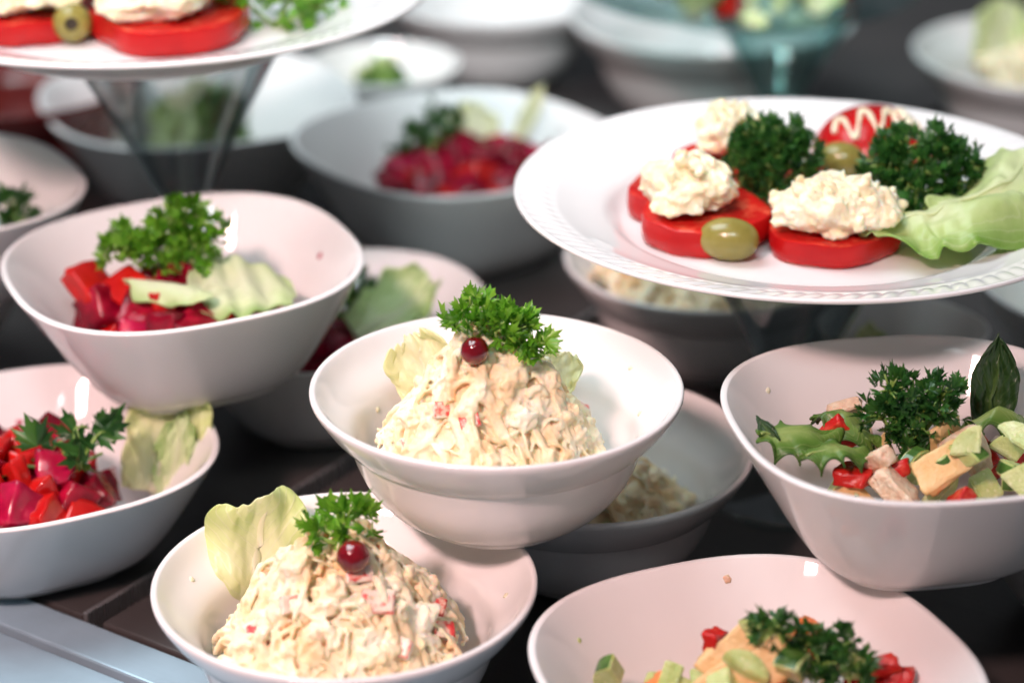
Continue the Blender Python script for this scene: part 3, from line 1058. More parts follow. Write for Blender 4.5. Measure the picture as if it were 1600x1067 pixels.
def olive(loc, ln, r, rot, label, hole=False):
    t = empty('olive', loc); t.rotation_euler = rot
    prof = []
    n = 18
    for i in range(n + 1):
        a = math.pi * i / n
        x = -math.cos(a)
        rr = math.sin(a) ** 0.85
        prof.append((r * rr, ln / 2 * x))
    if hole:
        prof = [p for p in prof if p[1] < ln * 0.46]
        prof += [(r * 0.42, ln * 0.475), (r * 0.34, ln * 0.465), (r * 0.33, ln * 0.30)]
    else:
        prof[-1] = (0, ln / 2 * 0.90); prof[-2] = (prof[-2][0], ln / 2 * 0.985)
    prof[0] = (0, prof[0][1])
    link('flesh', lathe(smooth_prof(prof, 2), 48), M['olive'], t)
    if hole:
        link('hollow', lathe([(r * 0.335, ln * 0.36), (0, ln * 0.35)], 32), M['olive_hole'], t)
    else:
        link('pit_mark', lathe([(r * 0.16, ln / 2 * 0.955), (r * 0.10, ln / 2 * 0.97), (0, ln / 2 * 0.95)], 24), M['olive_hole'], t)
    return tag(t, label, 'olive')


def dollop(loc, rx, ry, h, label, seed, vox=0.0007, n=46, group='cheese dollops'):
    """crumbly soft cheese heap, origin at its underside"""
    rng = random.Random(seed)
    v, f = [], []
    iv, if_ = ico(4)
    off = Vector((seed * 2.1, 3, 1))
    for p in iv:
        k = 1 + 0.42 * noise.noise(p * 1.5 + off) + 0.20 * noise.noise(p * 3.6 + off)
        z = p.z * k
        v.append(Vector((p.x * rx * 0.88 * k, p.y * ry * 0.88 * k, h * 0.30 + (z * h * 0.50 if z > 0 else z * h * 0.28))))
    f += if_
    for i in range(9):
        a, rr = rng.uniform(0, 6.283), math.sqrt(rng.random()) * 0.62
        lump(v, f, Vector((math.cos(a) * rr * rx, math.sin(a) * rr * ry, h * rng.uniform(0.35, 0.72) * (1.1 - rr * 0.5))), rng.uniform(0.16, 0.30) * rx, rng, (1, 0.8, 0.7), 0.5, 1.6, 3)
    for i in range(n):
        a, e = rng.uniform(0, 6.283), rng.uniform(-0.15, 1.0)
        ce = math.sqrt(max(0, 1 - e * e))
        p = Vector((math.cos(a) * ce * rx * 0.88, math.sin(a) * ce * ry * 0.88, h * 0.36 + e * h * (0.52 if e > 0 else 0.3)))
        p.z = max(p.z, 0.0015)
        lump(v, f, p, rng.uniform(0.0012, 0.0036), rng, (1, rng.uniform(0.5, 1), rng.uniform(0.45, 0.9)), 0.55, 1.7)
    me = remesh(v, f, vox, 0.0016, 170, seed, 0.0008, 480)
    o = link('cheese_dollop', me, M['cheese'])
    o.location = loc
    return tag(o, label, 'cheese', group)


def berry(loc, r, label):
    t = empty('berry', loc)
    link('skin', lathe([(r * math.sin(math.pi * i / 24) * (1 + 0.02 * math.sin(i)), -r * 0.97 * math.cos(math.pi * i / 24)) if 0 < i < 24 else (0, (-r if i == 0 else r) * 0.97) for i in range(25)], 48), M['berry'], t)
    link('blossom_end', lathe([(r * 0.13, r * 0.955), (r * 0.10, r * 0.995), (0, r * 0.972)], 16), M['olive_hole'], t)
    t.rotation_euler = (R_(-25), R_(-35), 0)
    return tag(t, label, 'berry')


def crab_stick(loc, rot, L, label, group, seed, w=0.006):
    """white surimi piece with a red outer sheet"""
    t = empty('crab_stick_piece', loc); t.rotation_euler = rot
    me = chunk_mesh(seed, (1.25, 0.85, 0.6), 0.12, 0.10)
    for vt in me.vertices: vt.co *= L
    link('meat', me, M['surimi_white'], t)
    v, f = [], []
    nx, ny = 10, 6
    for i in range(nx + 1):
        for k in range(ny + 1):
            x = (i / nx - 0.5) * 1.22 * L; y = (k / ny - 0.5) * 0.86 * L
            v.append(Vector((x, y, (0.325 + 0.03 * noise.noise(Vector((i * 0.6, k * 0.6, seed)))) * L - (abs(k / ny - 0.5) ** 3) * 0.5 * L)))
    for i in range(nx):
        for k in range(ny):
            a = i * (ny + 1) + k
            f.append((a, a + ny + 1, a + ny + 2, a + 1))
    o = link('red_sheet', mesh('red_sheet', v, f), M['surimi_red'], t)
    sm = o.modifiers.new('thickness', 'SOLIDIFY'); sm.thickness = 0.0007
    return tag(t, label, 'crab stick', group)


# ------------------------------------------------------------------ crab salads
rb = random.Random(4)
bigE = [(rb.uniform(-0.04, 0.04), rb.uniform(-0.045, 0.01), rb.uniform(0.0, 0.002), rb.uniform(0.004, 0.0075)) for _ in range(34)]
salE, hE = crab_salad('E', 0.049, 0.051, 3, 0.00055, 330, 150, 'creamy crab salad mound with red flecks and one berry in front of a lettuce leaf', (-0.002, -0.004), 0.030, bigE)
bigF = [(rb.uniform(-0.04, 0.04), rb.uniform(-0.045, 0.01), rb.uniform(0.0, 0.002), rb.uniform(0.0035, 0.0065)) for _ in range(26)]
salF, hF = crab_salad('F', 0.0455, 0.053, 8, 0.00055, 380, 120, 'creamy crab salad mound in the upper stacked bowl under a parsley sprig', (-0.003, -0.004), 0.028, bigF)
crab_salad('J', 0.050, 0.022, 12, 0.0010, 120, 90, 'crab salad in the shaded bowl under the stacked bowl', (0, 0), 0.026)
crab_salad('K', 0.060, 0.030, 15, 0.0010, 130, 90, 'crab salad in the bowl under the tomato plate', (0, 0), 0.046)


def on_salad(key, hf, off, px, py, Y0=None):
    """surface point of a mound under a photo pixel (march along the ray)"""
    a, b = (px - 800) / FPX, (py - 533.5) / FPX
    s, c_ = math.sin(PITCH), math.cos(PITCH)
    o = ctr[key] + Vector((off[0], off[1], 0))
    d = 0.75
    while d < 1.2:
        p = Vector((a * d, d * (c_ - b * s), CAM_H - d * (s + b * c_)))
        if p.z <= o.z + hf(p.x - o.x, p.y - o.y): return p
        d += 0.0005
    return p


oE, oF = (-0.002, -0.004), (-0.003, -0.004)
for i, (px, py, L, rx, ry, rz) in enumerate([(590, 945, 0.0100, -1.15, 0.15, 0.2), (408, 985, 0.0085, -0.9, -0.4, 0.5), (672, 945, 0.0090, -0.6, 0.9, 0.4), (622, 1012, 0.0080, -1.0, 0.3, -0.5),
                                            (560, 898, 0.0075, -0.9, 0.2, 0.6), (690, 985, 0.0075, -0.9, 0.5, 1.0), (455, 945, 0.0075, -0.7, 0.2, 0.9)]):
    p = on_salad('E', hE, oE, px, py)
    crab_stick(p + Vector((0, 0.0, 0.0002)), (1.05 + 0.25 * rx, ry * 0.6, rz * 0.5), L, ('largest crab stick piece below the berry of the front salad', 'crab stick piece in the front salad on the lettuce leaf side', 'crab stick piece near the bare bowl wall of the front salad', 'crab stick piece low in the front salad by the rim', 'crab stick piece touching the berry of the front salad', 'crab stick piece lowest by the bare wall of the front salad', 'crab stick piece just below the lettuce leaf')[i], 'crab stick pieces in the front salad', i)
for i, (px, py, L, rx, ry, rz) in enumerate([(693, 636, 0.0070, 0.4, 0.2, 0.6), (905, 640, 0.0085, -0.3, 0.5, 0.3), (735, 655, 0.0065, 0.3, -0.3, 0.1), (640, 690, 0.006, 0.2, 0, 0.8)]):
    p = on_salad('F', hF, oF, px, py)
    crab_stick(p + Vector((0, 0, -0.0012)), (0.9 + rx * 0.3, ry, rz * 0.6), L, 'faint pink crab stick piece in the stacked crab salad', 'crab stick pieces in the stacked salad', i + 9)

# garnish E
pE = on_salad('E', hE, oE, 553, 872)
berry(pE + Vector((0, -0.004, 0.0030)), 0.0064, 'dark red berry on the crab salad with the tall lettuce leaf')
q = on_salad('E', hE, oE, 548, 852)
Y = q.y + 0.004
parsley(q + Vector((0, 0.003, -0.003)), [(atY(540, 812, Y), 0.007, 20), (atY(508, 826, Y), 0.0065, 14), (atY(485, 832, Y - 0.002), 0.005, 8), (atY(565, 822, Y), 0.006, 12), (atY(582, 832, Y - .002), 0.0045, 7), (atY(540, 845, Y - 0.003), 0.004, 5)],
        'small parsley sprig behind the berry in the salad with the lettuce leaf', 21, L=0.0098, out_bias=1.0, dens=0.40)
cE = ctr['E']
lf = atY(395, 905, cE.y + 0.024)
leaf('lettuce_leaf', (lf.x + 0.002, cE.y + 0.030, lf.z - 0.018), (R_(-6), R_(3), R_(16)), 0.050, 0.0205, 'cabbage', 'tall pale green lettuce leaf standing at the back of the crab salad bowl', seed=6, curl=0.10, cup=-0.15, ruff=0.03, rf=1.7, jag=0.022, base_w=0.88, tip=0.8, back=0.05, taper=0.25, fold=0.34)
# garnish F
pF = on_salad('F', hF, oF, 742, 556)
berry(pF + Vector((0, -0.003, 0.0035)), 0.0056, 'dark red berry beside the parsley on the stacked crab salad')
q = on_salad('F', hF, oF, 775, 552)
Y = q.y + 0.001
parsley(q + Vector((0, 0.001, -0.002)), [(atY(745, 500, Y + .004), 0.0085, 22), (atY(735, 478, Y + .005), 0.006, 9), (atY(712, 508, Y + .004), 0.0055, 9), (atY(775, 515, Y), 0.0085, 30), (atY(805, 522, Y), 0.0085, 30), (atY(832, 540, Y - .001), 0.0065, 18), (atY(850, 556, Y - .003), 0.0045, 8), (atY(790, 540, Y - .003), 0.005, 9)],
        'bright parsley sprig crowning the stacked crab salad', 5, L=0.0078, out_bias=1.0, dens=0.85)
cF = ctr['F']
l1 = atY(690, 575, cF.y + 0.022)
leaf('lettuce_leaf', (l1.x, cF.y + 0.022, cF.z + 0.033), (R_(-6), R_(-22), R_(6)), 0.036, 0.0140, 'cabbage_pale', 'ivory lettuce leaf tucked behind the stacked crab salad', seed=9, curl=0.1, cup=0.3, ruff=0.07, rf=3, jag=0.10, base_w=0.6, tip=0.8)
l1 = atY(862, 585, cF.y + 0.020)
leaf('lettuce_leaf', (l1.x - 0.002, cF.y + 0.022, cF.z + 0.036), (R_(-12), R_(16), R_(-14)), 0.025, 0.009, 'cabbage_pale', 'narrow ivory lettuce leaf beside the parsley on the stacked crab salad', seed=11, curl=0.1, cup=0.3, ruff=0.05, jag=0.05, base_w=0.6, tip=0.8)
cK = ctr['K']

# ------------------------------------------------------------------ right plate of tomatoes
fz = PRC.z + 0.0004


def onp(px, py, z=fz):
    return at(px, py, z)


t1 = onp(1098, 368); t2 = onp(1296, 383); t1b = onp(1062, 330); t3 = onp(1128, 276)
tomato_slice(t1b, 0.0235, 0.0120, 0.4, 'tomato slice tucked behind the cheese topped slice with the whole olive', 2)
tomato_slice(t1 + Vector((0, 0, 0.0012)), 0.0275, 0.0125, 0.9, 'tomato slice under cheese right behind the whole olive', 3, (0.03, -0.05))
tomato_slice(t2, 0.0285, 0.0105, 0.2, 'tomato slice under the widest cheese dollop between olive and lettuce', 7)
tomato_slice(t3, 0.0220, 0.0100, 0.2, 'tomato slice under the cheese behind the parsley bunch', 5)
tomato_slice(onp(1215, 300), 0.022, 0.009, 0.7, 'tomato slice mostly hidden under the parsley bunches', 9)
dollop(t1 + Vector((-0.0065, -0.002, 0.0125)), 0.0205, 0.0185, 0.0280, 'peaked cheese dollop on the tomato slice behind the whole olive', 4)
dollop(t2 + Vector((0.0015, -0.0055, 0.0098)), 0.0300, 0.0225, 0.0270, 'widest cheese dollop on the tomato slice beside the frilly lettuce', 6, n=60)
dollop(t3 + Vector((0.002, 0, 0.0102)), 0.0165, 0.0150, 0.0290, 'tall pale cheese dollop behind the parsley bunch', 9)
p = onp(1138, 404) + Vector((0, 0.0005, 0.0086))
olive(p, 0.0255, 0.0092, (R_(90), R_(4), R_(-104)), 'whole green olive lying in front of the tomato slices')
p = onp(1312, 290) + Vector((0, 0, 0.0125))
olive(p, 0.0210, 0.0082, (R_(90), 0, R_(75)), 'green olive half hidden between the two parsley bunches')
# halved tomato with mayonnaise
hp = onp(1362, 256)
ht = empty('halved_tomato', hp)
prof = [(0, 0), (0.0262, 0), (0.0275, 0.0012)] + [(0.0285 * math.cos(a), 0.004 + 0.0235 * math.sin(a)) for a in [i * math.pi / 2 / 14 for i in range(14)]] + [(0, 0.0275)]
link('skin', lathe(prof, 72), M['tomato_skin'], ht)
v_, f_ = [], []


def dome(x, y, lift=0.0005):
    r = min(math.hypot(x, y) / 0.0285, 0.99)
    return Vector((x, y, 0.004 + 0.0235 * math.sqrt(1 - r * r) + lift))


rng = random.Random(2)
for (ya, xs, xe) in ((-0.012, -0.020, 0.016),):
    path = []
    n = 46
    for k in range(n):
        t = k / (n - 1)
        x = xs + (xe - xs) * t
        y = ya + 0.0085 * math.sin(t * 6.28 * 3.2) + 0.001
        path.append(dome(x, y, 0.0008))
    sweep(v_, f_, path, [0.00125 + 0.0004 * math.sin(k * 1.3) for k in range(n)], 8, 0.8)
path = [dome(0.010 + 0.0012 * k, -0.004 - 0.0009 * k + 0.003 * math.sin(k * 1.2), 0.001) for k in range(12)]
sweep(v_, f_, path, [0.0026] * 12, 8, 0.7)
link('mayonnaise_drizzle', remesh(v_, f_, 0.0004, 0.0002, 300, 1), M['mayo'], ht)
tag(ht, 'halved tomato with mayonnaise drizzle behind the parsley bunch', 'tomato')


def bunch(px, py, zoff, w, h, n, label, seed, mat='parsley_dark', L=0.0066, yoff=0.0):
    """dense curly bunch resting on the plate floor below the pixel"""
    b = onp(px, py)
    blobs = []
    r2 = random.Random(seed)
    for (ox, oy, oz, rr, k) in ((0, 0, 0.5, 0.34, 1), (-0.27, -0.05, 0.40, 0.26, .6), (0.27, -0.02, 0.42, 0.28, .7), (0.0, -0.14, 0.32, 0.26, .6), (-0.12, 0.05, 0.74, 0.24, .5), (0.14, 0.04, 0.72, 0.24, .5), (-0.30, 0, 0.62, 0.2, .35), (0.32, 0, 0.62, 0.2, .35)):
        blobs.append((b + Vector((ox * w, oy * w, oz * h)), rr * min(w, h * 1.15), int(n * k * 1.35)))
    return parsley(b + Vector((0, 0, 0.001)), blobs, label, seed, mat, L, 'curly parsley bunches on the tomato plate', 1.0, 0.8)


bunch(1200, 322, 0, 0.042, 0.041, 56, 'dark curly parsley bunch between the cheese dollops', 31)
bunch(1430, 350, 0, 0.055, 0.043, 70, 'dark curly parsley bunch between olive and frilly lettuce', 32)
# frilly lettuce on the plate
l2 = onp(1482, 402)
crumpled('lettuce_leaf', l2 + Vector((0.0, 0.0, 0.003)), R_(10), 0.037, 0.026, lambda u, v: 0.003 + 0.015 * (1 - v * v) * (0.30 + 0.7 * max(0, u + 0.7)), 'frilly',
         'crumpled frilly lettuce leaf lying beside the widest cheese dollop', 14, 0.0062, 0.0020, 5)
crumpled('lettuce_leaf', onp(1590, 375) + Vector((0, 0, 0.010)), R_(24), 0.036, 0.028, lambda u, v: 0.006 + 0.019 * max(0, 1 - (u - 0.3) ** 2) * max(0, 1 - 0.8 * v * v), 'frilly',
         'tall crumpled lettuce leaf at the edge of the tomato plate', 17, 0.0072, 0.0024, 6)

# ------------------------------------------------------------------ left plate
fz2 = PLC.z + 0.0004
a1, a2 = at(52, 42, fz2), at(268, 55, fz2)
tomato_slice(a1, 0.0340, 0.0115, 0.3, 'tomato slice under cheese beside the olive ring', 12)
tomato_slice(a2, 0.0370, 0.0125, 0.8, 'larger tomato slice under cheese between olive ring and parsley', 13)
dollop(a1 + Vector((0.002, -0.004, 0.0112)), 0.033, 0.030, 0.034, 'cheese dollop on the tomato slice beside the olive ring', 21, 0.001, 60, 'cheese dollops on the tall stand plate')
dollop(a2 + Vector((-0.005, -0.005, 0.0120)), 0.034, 0.031, 0.036, 'cheese dollop on the larger tomato slice of the tall stand', 22, 0.001, 60, 'cheese dollops on the tall stand plate')
p = at(115, 66, fz2) + Vector((0, 0, 0.0092))
olive(p, 0.018, 0.0092, (R_(80), 0, R_(8)), 'pitted green olive showing its dark hole', True)
p = at(430, 42, fz2)
parsley(p, [(p + Vector((-0.014, 0, 0.014)), 0.014, 60), (p + Vector((0.008, 0.002, 0.012)), 0.013, 52), (p + Vector((0.022, 0.004, 0.010)), 0.010, 30)], 'light green parsley on the plate with the olive ring', 41, L=0.008)

# ------------------------------------------------------------------ beet salads
GB = 'beet salad pieces in the stacked beet bowl'


def beet_spec(where, size, gp):
    return {
        'beet': lambda l, i: chunk('beet_cube', l, size * (0.9 + 0.03 * (i % 8)), 'beet', 'dark glossy beet cube ' + where, 'beet', 'beet cubes ' + gp, i),
        'pink': lambda l, i: chunk('beet_stained_potato', l, size * (0.85 + 0.03 * (i % 8)), 'beet_pink', 'pink beet stained potato cube ' + where, 'potato', 'pink cubes ' + gp, i),
        'red': lambda l, i: chunk('red_pepper_piece', l, size * (0.9 + 0.03 * (i % 8)), 'pepper', 'bright red pepper piece ' + where, 'pepper', 'red pepper ' + gp, i, (1.1, 1.0, 0.55)),
    }


for key, where, gp, cx, cy, rad, zc, zh, nb, npk, nr, sd, size in (
        ('B', 'in the stacked bowl with lettuce', 'in the stacked bowl', -0.004, -0.004, 0.040, 0.024, 0.017, 24, 4, 6, 1, 0.0150),
        ('I', 'in the bowl behind the metal ledge', 'behind the ledge', -0.012, -0.012, 0.046, 0.031, 0.019, 14, 4, 19, 2, 0.0165),
        ('C', 'in the beet bowl standing alone', 'in the lone bowl', 0.010, -0.012, 0.052, 0.046, 0.014, 26, 4, 7, 3, 0.0180),
        ('L', 'in the shaded bowl under the beet bowl', 'in the shaded bowl', 0.01, 0.0, 0.038, 0.027, 0.012, 12, 3, 3, 4, 0.0150)):
    sp = beet_spec(where, size, gp)
    heap(key, [(sp['beet'], nb), (sp['pink'], npk), (sp['red'], nr)], cx, cy, rad, zc, zh, sd)
for i, (px, py, zz, mt, nm, lb, ct) in enumerate([(160, 466, 0.040, 'pepper', 'red_pepper_piece', 'bright red pepper piece in the stacked bowl with lettuce', 'pepper'),
                                                  (200, 478, 0.038, 'pepper', 'red_pepper_piece', 'bright red pepper piece in the stacked bowl with lettuce', 'pepper'),
                                                  (175, 492, 0.034, 'beet', 'beet_cube', 'dark glossy beet cube in the stacked bowl with lettuce', 'beet')]):
    chunk(nm, at(px, py, Z2 + zz), 0.018, mt, lb, ct, ('red pepper ' if mt == 'pepper' else 'beet cubes ') + 'in the stacked bowl', i + 60, (1.1, 1.0, 0.55) if mt == 'pepper' else (1, 1, 1))
# B garnish
cB = ctr['B']; Y = cB.y + 0.006
parsley(at(262, 440, Z2 + 0.034), [(atY(285, 350, Y), 0.012, 46), (atY(320, 375, Y), 0.0115, 36), (atY(262, 378, Y), 0.011, 34), (atY(195, 395, Y - .004), 0.010, 28), (atY(188, 375, Y - .004), 0.006, 9), (atY(232, 400, Y - 0.004), 0.009, 24), (atY(295, 405, Y - .006), 0.011, 28)],
        'large curly parsley sprig in the stacked beet salad bowl', 51, L=0.0072, dens=1.35)
l3 = at(372, 480, Z2 + 0.038)
crumpled('lettuce_leaf', l3, R_(8), 0.0255, 0.020, lambda u, v: 0.002 + 0.017 * max(0, 1 - abs(v - 0.55) * 0.9) * (0.55 + 0.45 * math.cos((u + 0.55) * 1.3)) + 0.0012 * math.sin(u * 11 + v * 3), 'mint',
         'folded pale lettuce leaf lying across the stacked beet salad', 33, 0.0030, 0.0010, 3)
crumpled('lettuce_leaf', at(268, 482, Z2 + 0.042), R_(-14), 0.0200, 0.0085, lambda u, v: 0.004 + 0.005 * (1 - v * v) * (1 - 0.5 * u), 'mint',
         'narrow pale lettuce tongue beside the folded leaf on the stacked beet salad', 36, 0.0028, 0.0010, 3)
leaf('lettuce_leaf', at(232, 486, Z2 + 0.038) + Vector((0, 0, -0.004)), (R_(-75), R_(60), R_(10)), 0.016, 0.006, 'mint', 'small curled lettuce scrap on the stacked beet salad', seed=26, curl=-0.3, cup=0.5, ruff=0.06, jag=0.07, base_w=0.6)
# I garnish
cI = ctr['I']
pI = at(112, 735, 0.050)
Y = pI.y
parsley(pI, [(atY(118, 668, Y), 0.008, 9), (atY(95, 690, Y), 0.008, 9), (atY(150, 682, Y), 0.007, 8), (atY(60, 722, Y - .004), 0.009, 9), (atY(120, 705, Y), 0.008, 9), (atY(160, 708, Y), 0.007, 6), (atY(35, 728, Y - .004), 0.006, 6)],
        'flat open parsley sprig in the beet salad behind the metal ledge', 61, 'parsley_dark', L=0.0150, out_bias=1.0, dens=0.30)
l4 = at(240, 770, 0.030)
leaf('cabbage_leaf', (l4.x, l4.y + 0.012, 0.024), (R_(-14), R_(10), R_(-10)), 0.052, 0.019, 'cabbage', 'yellow green cabbage leaf standing in the bowl behind the ledge', 'cabbage', seed=33, curl=0.1, cup=0.4, ruff=0.06, jag=0.05, base_w=0.8, tip=0.85)
leaf('cabbage_leaf', (l4.x + 0.006, l4.y + 0.010, 0.022), (R_(-10), R_(4), R_(-22)), 0.038, 0.009, 'mint', 'greener cabbage strip beside the yellow green cabbage leaf', 'cabbage', seed=34, curl=0.1, cup=0.4, ruff=0.06, jag=0.05, base_w=0.8, tip=0.85)
# C garnish
cC = ctr['C']; Y = cC.y + 0.004
parsley(at(668, 262, 0.060), [(atY(690, 195, Y), 0.012, 26), (atY(665, 225, Y), 0.014, 32), (atY(650, 250, Y), 0.014, 30)], 'dark parsley sprig in the lone beet bowl', 71, 'parsley_dark', L=0.008)
l5 = at(735, 235, 0.050)
leaf('lettuce_leaf', (l5.x + 0.004, cC.y + 0.020, 0.048), (R_(-14), R_(-4), R_(-6)), 0.036, 0.015, 'cabbage_pale', 'pale lettuce leaf behind the parsley in the lone beet bowl', seed=37, curl=0.1, cup=0.3, ruff=0.05, jag=0.05, base_w=0.7, tip=0.85)
leaf('lettuce_leaf', (l5.x + 0.024, cC.y + 0.040, 0.050), (R_(-14), R_(24), R_(-14)), 0.040, 0.005, 'cabbage_pale', 'narrow pale lettuce strip leaning on the lone beet bowl', seed=38, curl=0.1, cup=0.3, ruff=0.03, jag=0.05, base_w=0.7)
# L garnish
Y = at(560, 470, 0.06).y
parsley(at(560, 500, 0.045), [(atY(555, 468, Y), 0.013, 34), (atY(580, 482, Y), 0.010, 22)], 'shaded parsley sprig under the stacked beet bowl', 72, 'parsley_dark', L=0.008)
leaf('lettuce_leaf', at(560, 530, 0.052), (R_(-70), R_(20), R_(-50)), 0.045, 0.018, 'mint', 'shaded pale lettuce leaf under the stacked beet bowl', seed=39, curl=-0.2, cup=0.4, ruff=0.06, base_w=0.7)

# ------------------------------------------------------------------ cucumber salads
def cuke_specs(where, gp, s):
    return {
        'cuke': lambda l, i: cuke(l, s * (0.8 + 0.05 * (i % 7)), 'pale cucumber chunk with green peel ' + where, 'cucumber chunks ' + gp, i),
        'tom': lambda l, i: chunk('tomato_piece', l, s * 1.0, 'tomato_flesh', 'red tomato piece ' + where, 'tomato', 'tomato pieces ' + gp, i, (1.2, 0.9, 0.5)),
        'chz': lambda l, i: chunk('cheese_slice', l, s * 1.1, 'yellow_cheese', 'yellow cheese slice ' + where, 'cheese', 'cheese slices ' + gp, i, (1.5, 1.1, 0.3)),
        'car': lambda l, i: chunk('carrot_piece', l, s * 0.9, 'carrot', 'orange carrot piece ' + where, 'carrot', 'carrot pieces ' + gp, i, (1.3, 0.7, 0.5)),
        'pas': lambda l, i: chunk('chicken_piece', l, s * 1.1, 'shell', 'pale chicken piece ' + where, 'chicken', 'chicken pieces ' + gp, i, (1.3, 0.8, 0.6)),
    }


sp = cuke_specs('in the stacked cucumber bowl', 'in the stacked cucumber bowl', 0.0125)
heap('G', [(sp['cuke'], 18), (sp['tom'], 6), (sp['chz'], 4), (sp['pas'], 2)], 0.008, -0.002, 0.042, 0.024, 0.016, 5)
sp = cuke_specs('in the lower cucumber bowl', 'in the lower cucumber bowl', 0.0130)
heap('H', [(sp['cuke'], 14), (sp['tom'], 5), (sp['chz'], 6), (sp['car'], 5)], 0.005, -0.010, 0.042, 0.024, 0.020, 6)
cG = ctr['G']
for i, (px, py, zz, kd) in enumerate([(1535, 720, 0.046, 'c'), (1580, 700, 0.047, 'c'), (1560, 740, 0.040, 'c'), (1510, 735, 0.040, 'c'), (1478, 728, 0.043, 'y'), (1395, 735, 0.038, 't'), (1500, 690, 0.047, 'p'), (1590, 745, 0.038, 'c'), (1370, 728, 0.040, 'p'), (1320, 640, 0.046, 'p'), (1345, 742, 0.036, 't'), (1310, 680, 0.042, 't')]):
    l = at(px, py, Z2 + zz)
    w = 'in the stacked cucumber bowl'
    if kd == 'c': cuke(l, 0.0125, 'pale cucumber chunk with green peel ' + w, 'cucumber chunks ' + w, i + 3)
    elif kd == 'y': chunk('cheese_slice', l, 0.0115, 'yellow_cheese', 'yellow cheese slice ' + w, 'cheese', 'cheese slices ' + w, i, (1.7, 1.2, 0.16), (0.75, -0.45, 0.25))
    elif kd == 't': chunk('tomato_piece', l, 0.0125, 'tomato_flesh', 'red tomato piece ' + w, 'tomato', 'tomato pieces ' + w, i, (1.2, 0.9, 0.5))
    else: chunk('chicken_piece', l, 0.0105, 'shell', 'pale chicken piece ' + w, 'chicken', 'chicken pieces ' + w, i, (1.5, 0.7, 0.5))
Y = at(1425, 650, Z2 + 0.052).y
parsley(at(1425, 700, Z2 + 0.034), [(atY(1390, 615, Y), 0.0085, 26), (atY(1425, 635, Y), 0.0115, 38), (atY(1470, 622, Y), 0.0085, 24), (atY(1380, 655, Y - .003), 0.009, 24), (atY(1430, 668, Y - .004), 0.010, 30), (atY(1475, 655, Y - .003), 0.008, 18), (atY(1415, 695, Y - .006), 0.007, 16)],
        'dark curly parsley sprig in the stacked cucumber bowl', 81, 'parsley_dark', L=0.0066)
lg = at(1560, 660, Z2 + 0.046)
leaf('green_leaf', (lg.x, lg.y + 0.014, Z2 + 0.040), (R_(-6), R_(2), R_(-6)), 0.036, 0.0105, 'dark_leaf', 'dark pointed green leaf standing in the stacked cucumber bowl', 'leaf', seed=44, curl=0.08, cup=0.2, ruff=0.015, jag=0.03, base_w=0.75, tip=0.35, taper=0.92)
for i, (px, py, rz, lx, ly, lb) in enumerate([(1250, 704, 20, 0.016, 0.008, 'torn lettuce scrap against the wall of the stacked cucumber bowl'), (1318, 686, -30, 0.015, 0.009, 'torn lettuce scrap beside the parsley in the stacked cucumber bowl'),
                                              (1300, 724, 5, 0.014, 0.008, 'torn lettuce scrap between chicken and tomato in the stacked cucumber bowl'), (1530, 676, 15, 0.014, 0.008, 'torn lettuce scrap below the dark pointed leaf')]):
    crumpled('lettuce_scrap', at(px, py, Z2 + 0.040), R_(rz), lx, ly, lambda u, v: 0.003 * (1 - u * u) + 0.004 * (1 - v * v), 'salad_green', lb, 80 + i, 0.0060, 0.0022, 5, nx=44, ny=34)
leaf('lettuce_scrap', at(1216, 694, Z2 + 0.046), (R_(-40), R_(-40), R_(10)), 0.014, 0.0035, 'dark_leaf', 'dark narrow lettuce tip at the rim of the stacked cucumber bowl', 'lettuce', seed=90, cup=0.4, nu=16, nv=16, taper=0.9, tip=0.3)
# H top
w = 'in the lower cucumber bowl'
for i, (px, py, zz, kd) in enumerate([(1118, 1010, 0.050, 't'), (1150, 1030, 0.050, 'y'), (1185, 1010, 0.055, 'c'), (1085, 1052, 0.046, 'c'), (1050, 1062, 0.044, 'c'), (985, 1060, 0.040, 'c'), (1210, 1045, 0.05, 'c'), (1270, 995, 0.052, 'a'), (1285, 1012, 0.05, 'a'), (1375, 1050, 0.046, 't'), (1355, 1064, 0.042, 't'), (1025, 1066, 0.040, 'a'), (1240, 1015, 0.052, 'a'), (1120, 1048, 0.050, 'c'), (1065, 1040, 0.048, 'c'), (1165, 1058, 0.050, 'c'), (1195, 1030, 0.056, 'y'), (1015, 1050, 0.042, 'c'), (1140, 1066, 0.046, 'y'), (1230, 1066, 0.047, 'c'), (1340, 1068, 0.043, 'c'), (1390, 1066, 0.042, 't')]):
    l = at(px, py, Z1 + zz)
    if kd == 'c': cuke(l, 0.0125, 'pale cucumber chunk with green peel ' + w, 'cucumber chunks ' + w, i + 4)
    elif kd == 'y': chunk('cheese_slice', l, 0.0130, 'yellow_cheese', 'yellow cheese slice ' + w, 'cheese', 'cheese slices ' + w, i, (1.7, 1.2, 0.16), (0.9, -0.6, 0.3))
    elif kd == 't': chunk('tomato_piece', l, 0.0115, 'tomato_flesh', 'red tomato piece ' + w, 'tomato', 'tomato pieces ' + w, i, (1.2, 0.9, 0.5))
    else: chunk('carrot_piece', l, 0.010, 'carrot', 'orange carrot piece ' + w, 'carrot', 'carrot pieces ' + w, i, (1.3, 0.7, 0.5))
Y = at(1270, 1030, 0.055).y
parsley(at(1270, 1062, 0.044), [(atY(1215, 985, Y), 0.0075, 22), (atY(1255, 1005, Y), 0.009, 26), (atY(1300, 1022, Y), 0.009, 28), (atY(1330, 1045, Y), 0.008, 22), (atY(1280, 1045, Y - .004), 0.010, 28)],
        'dark curly parsley sprig in the lower cucumber bowl', 82, 'parsley_dark', L=0.0066)

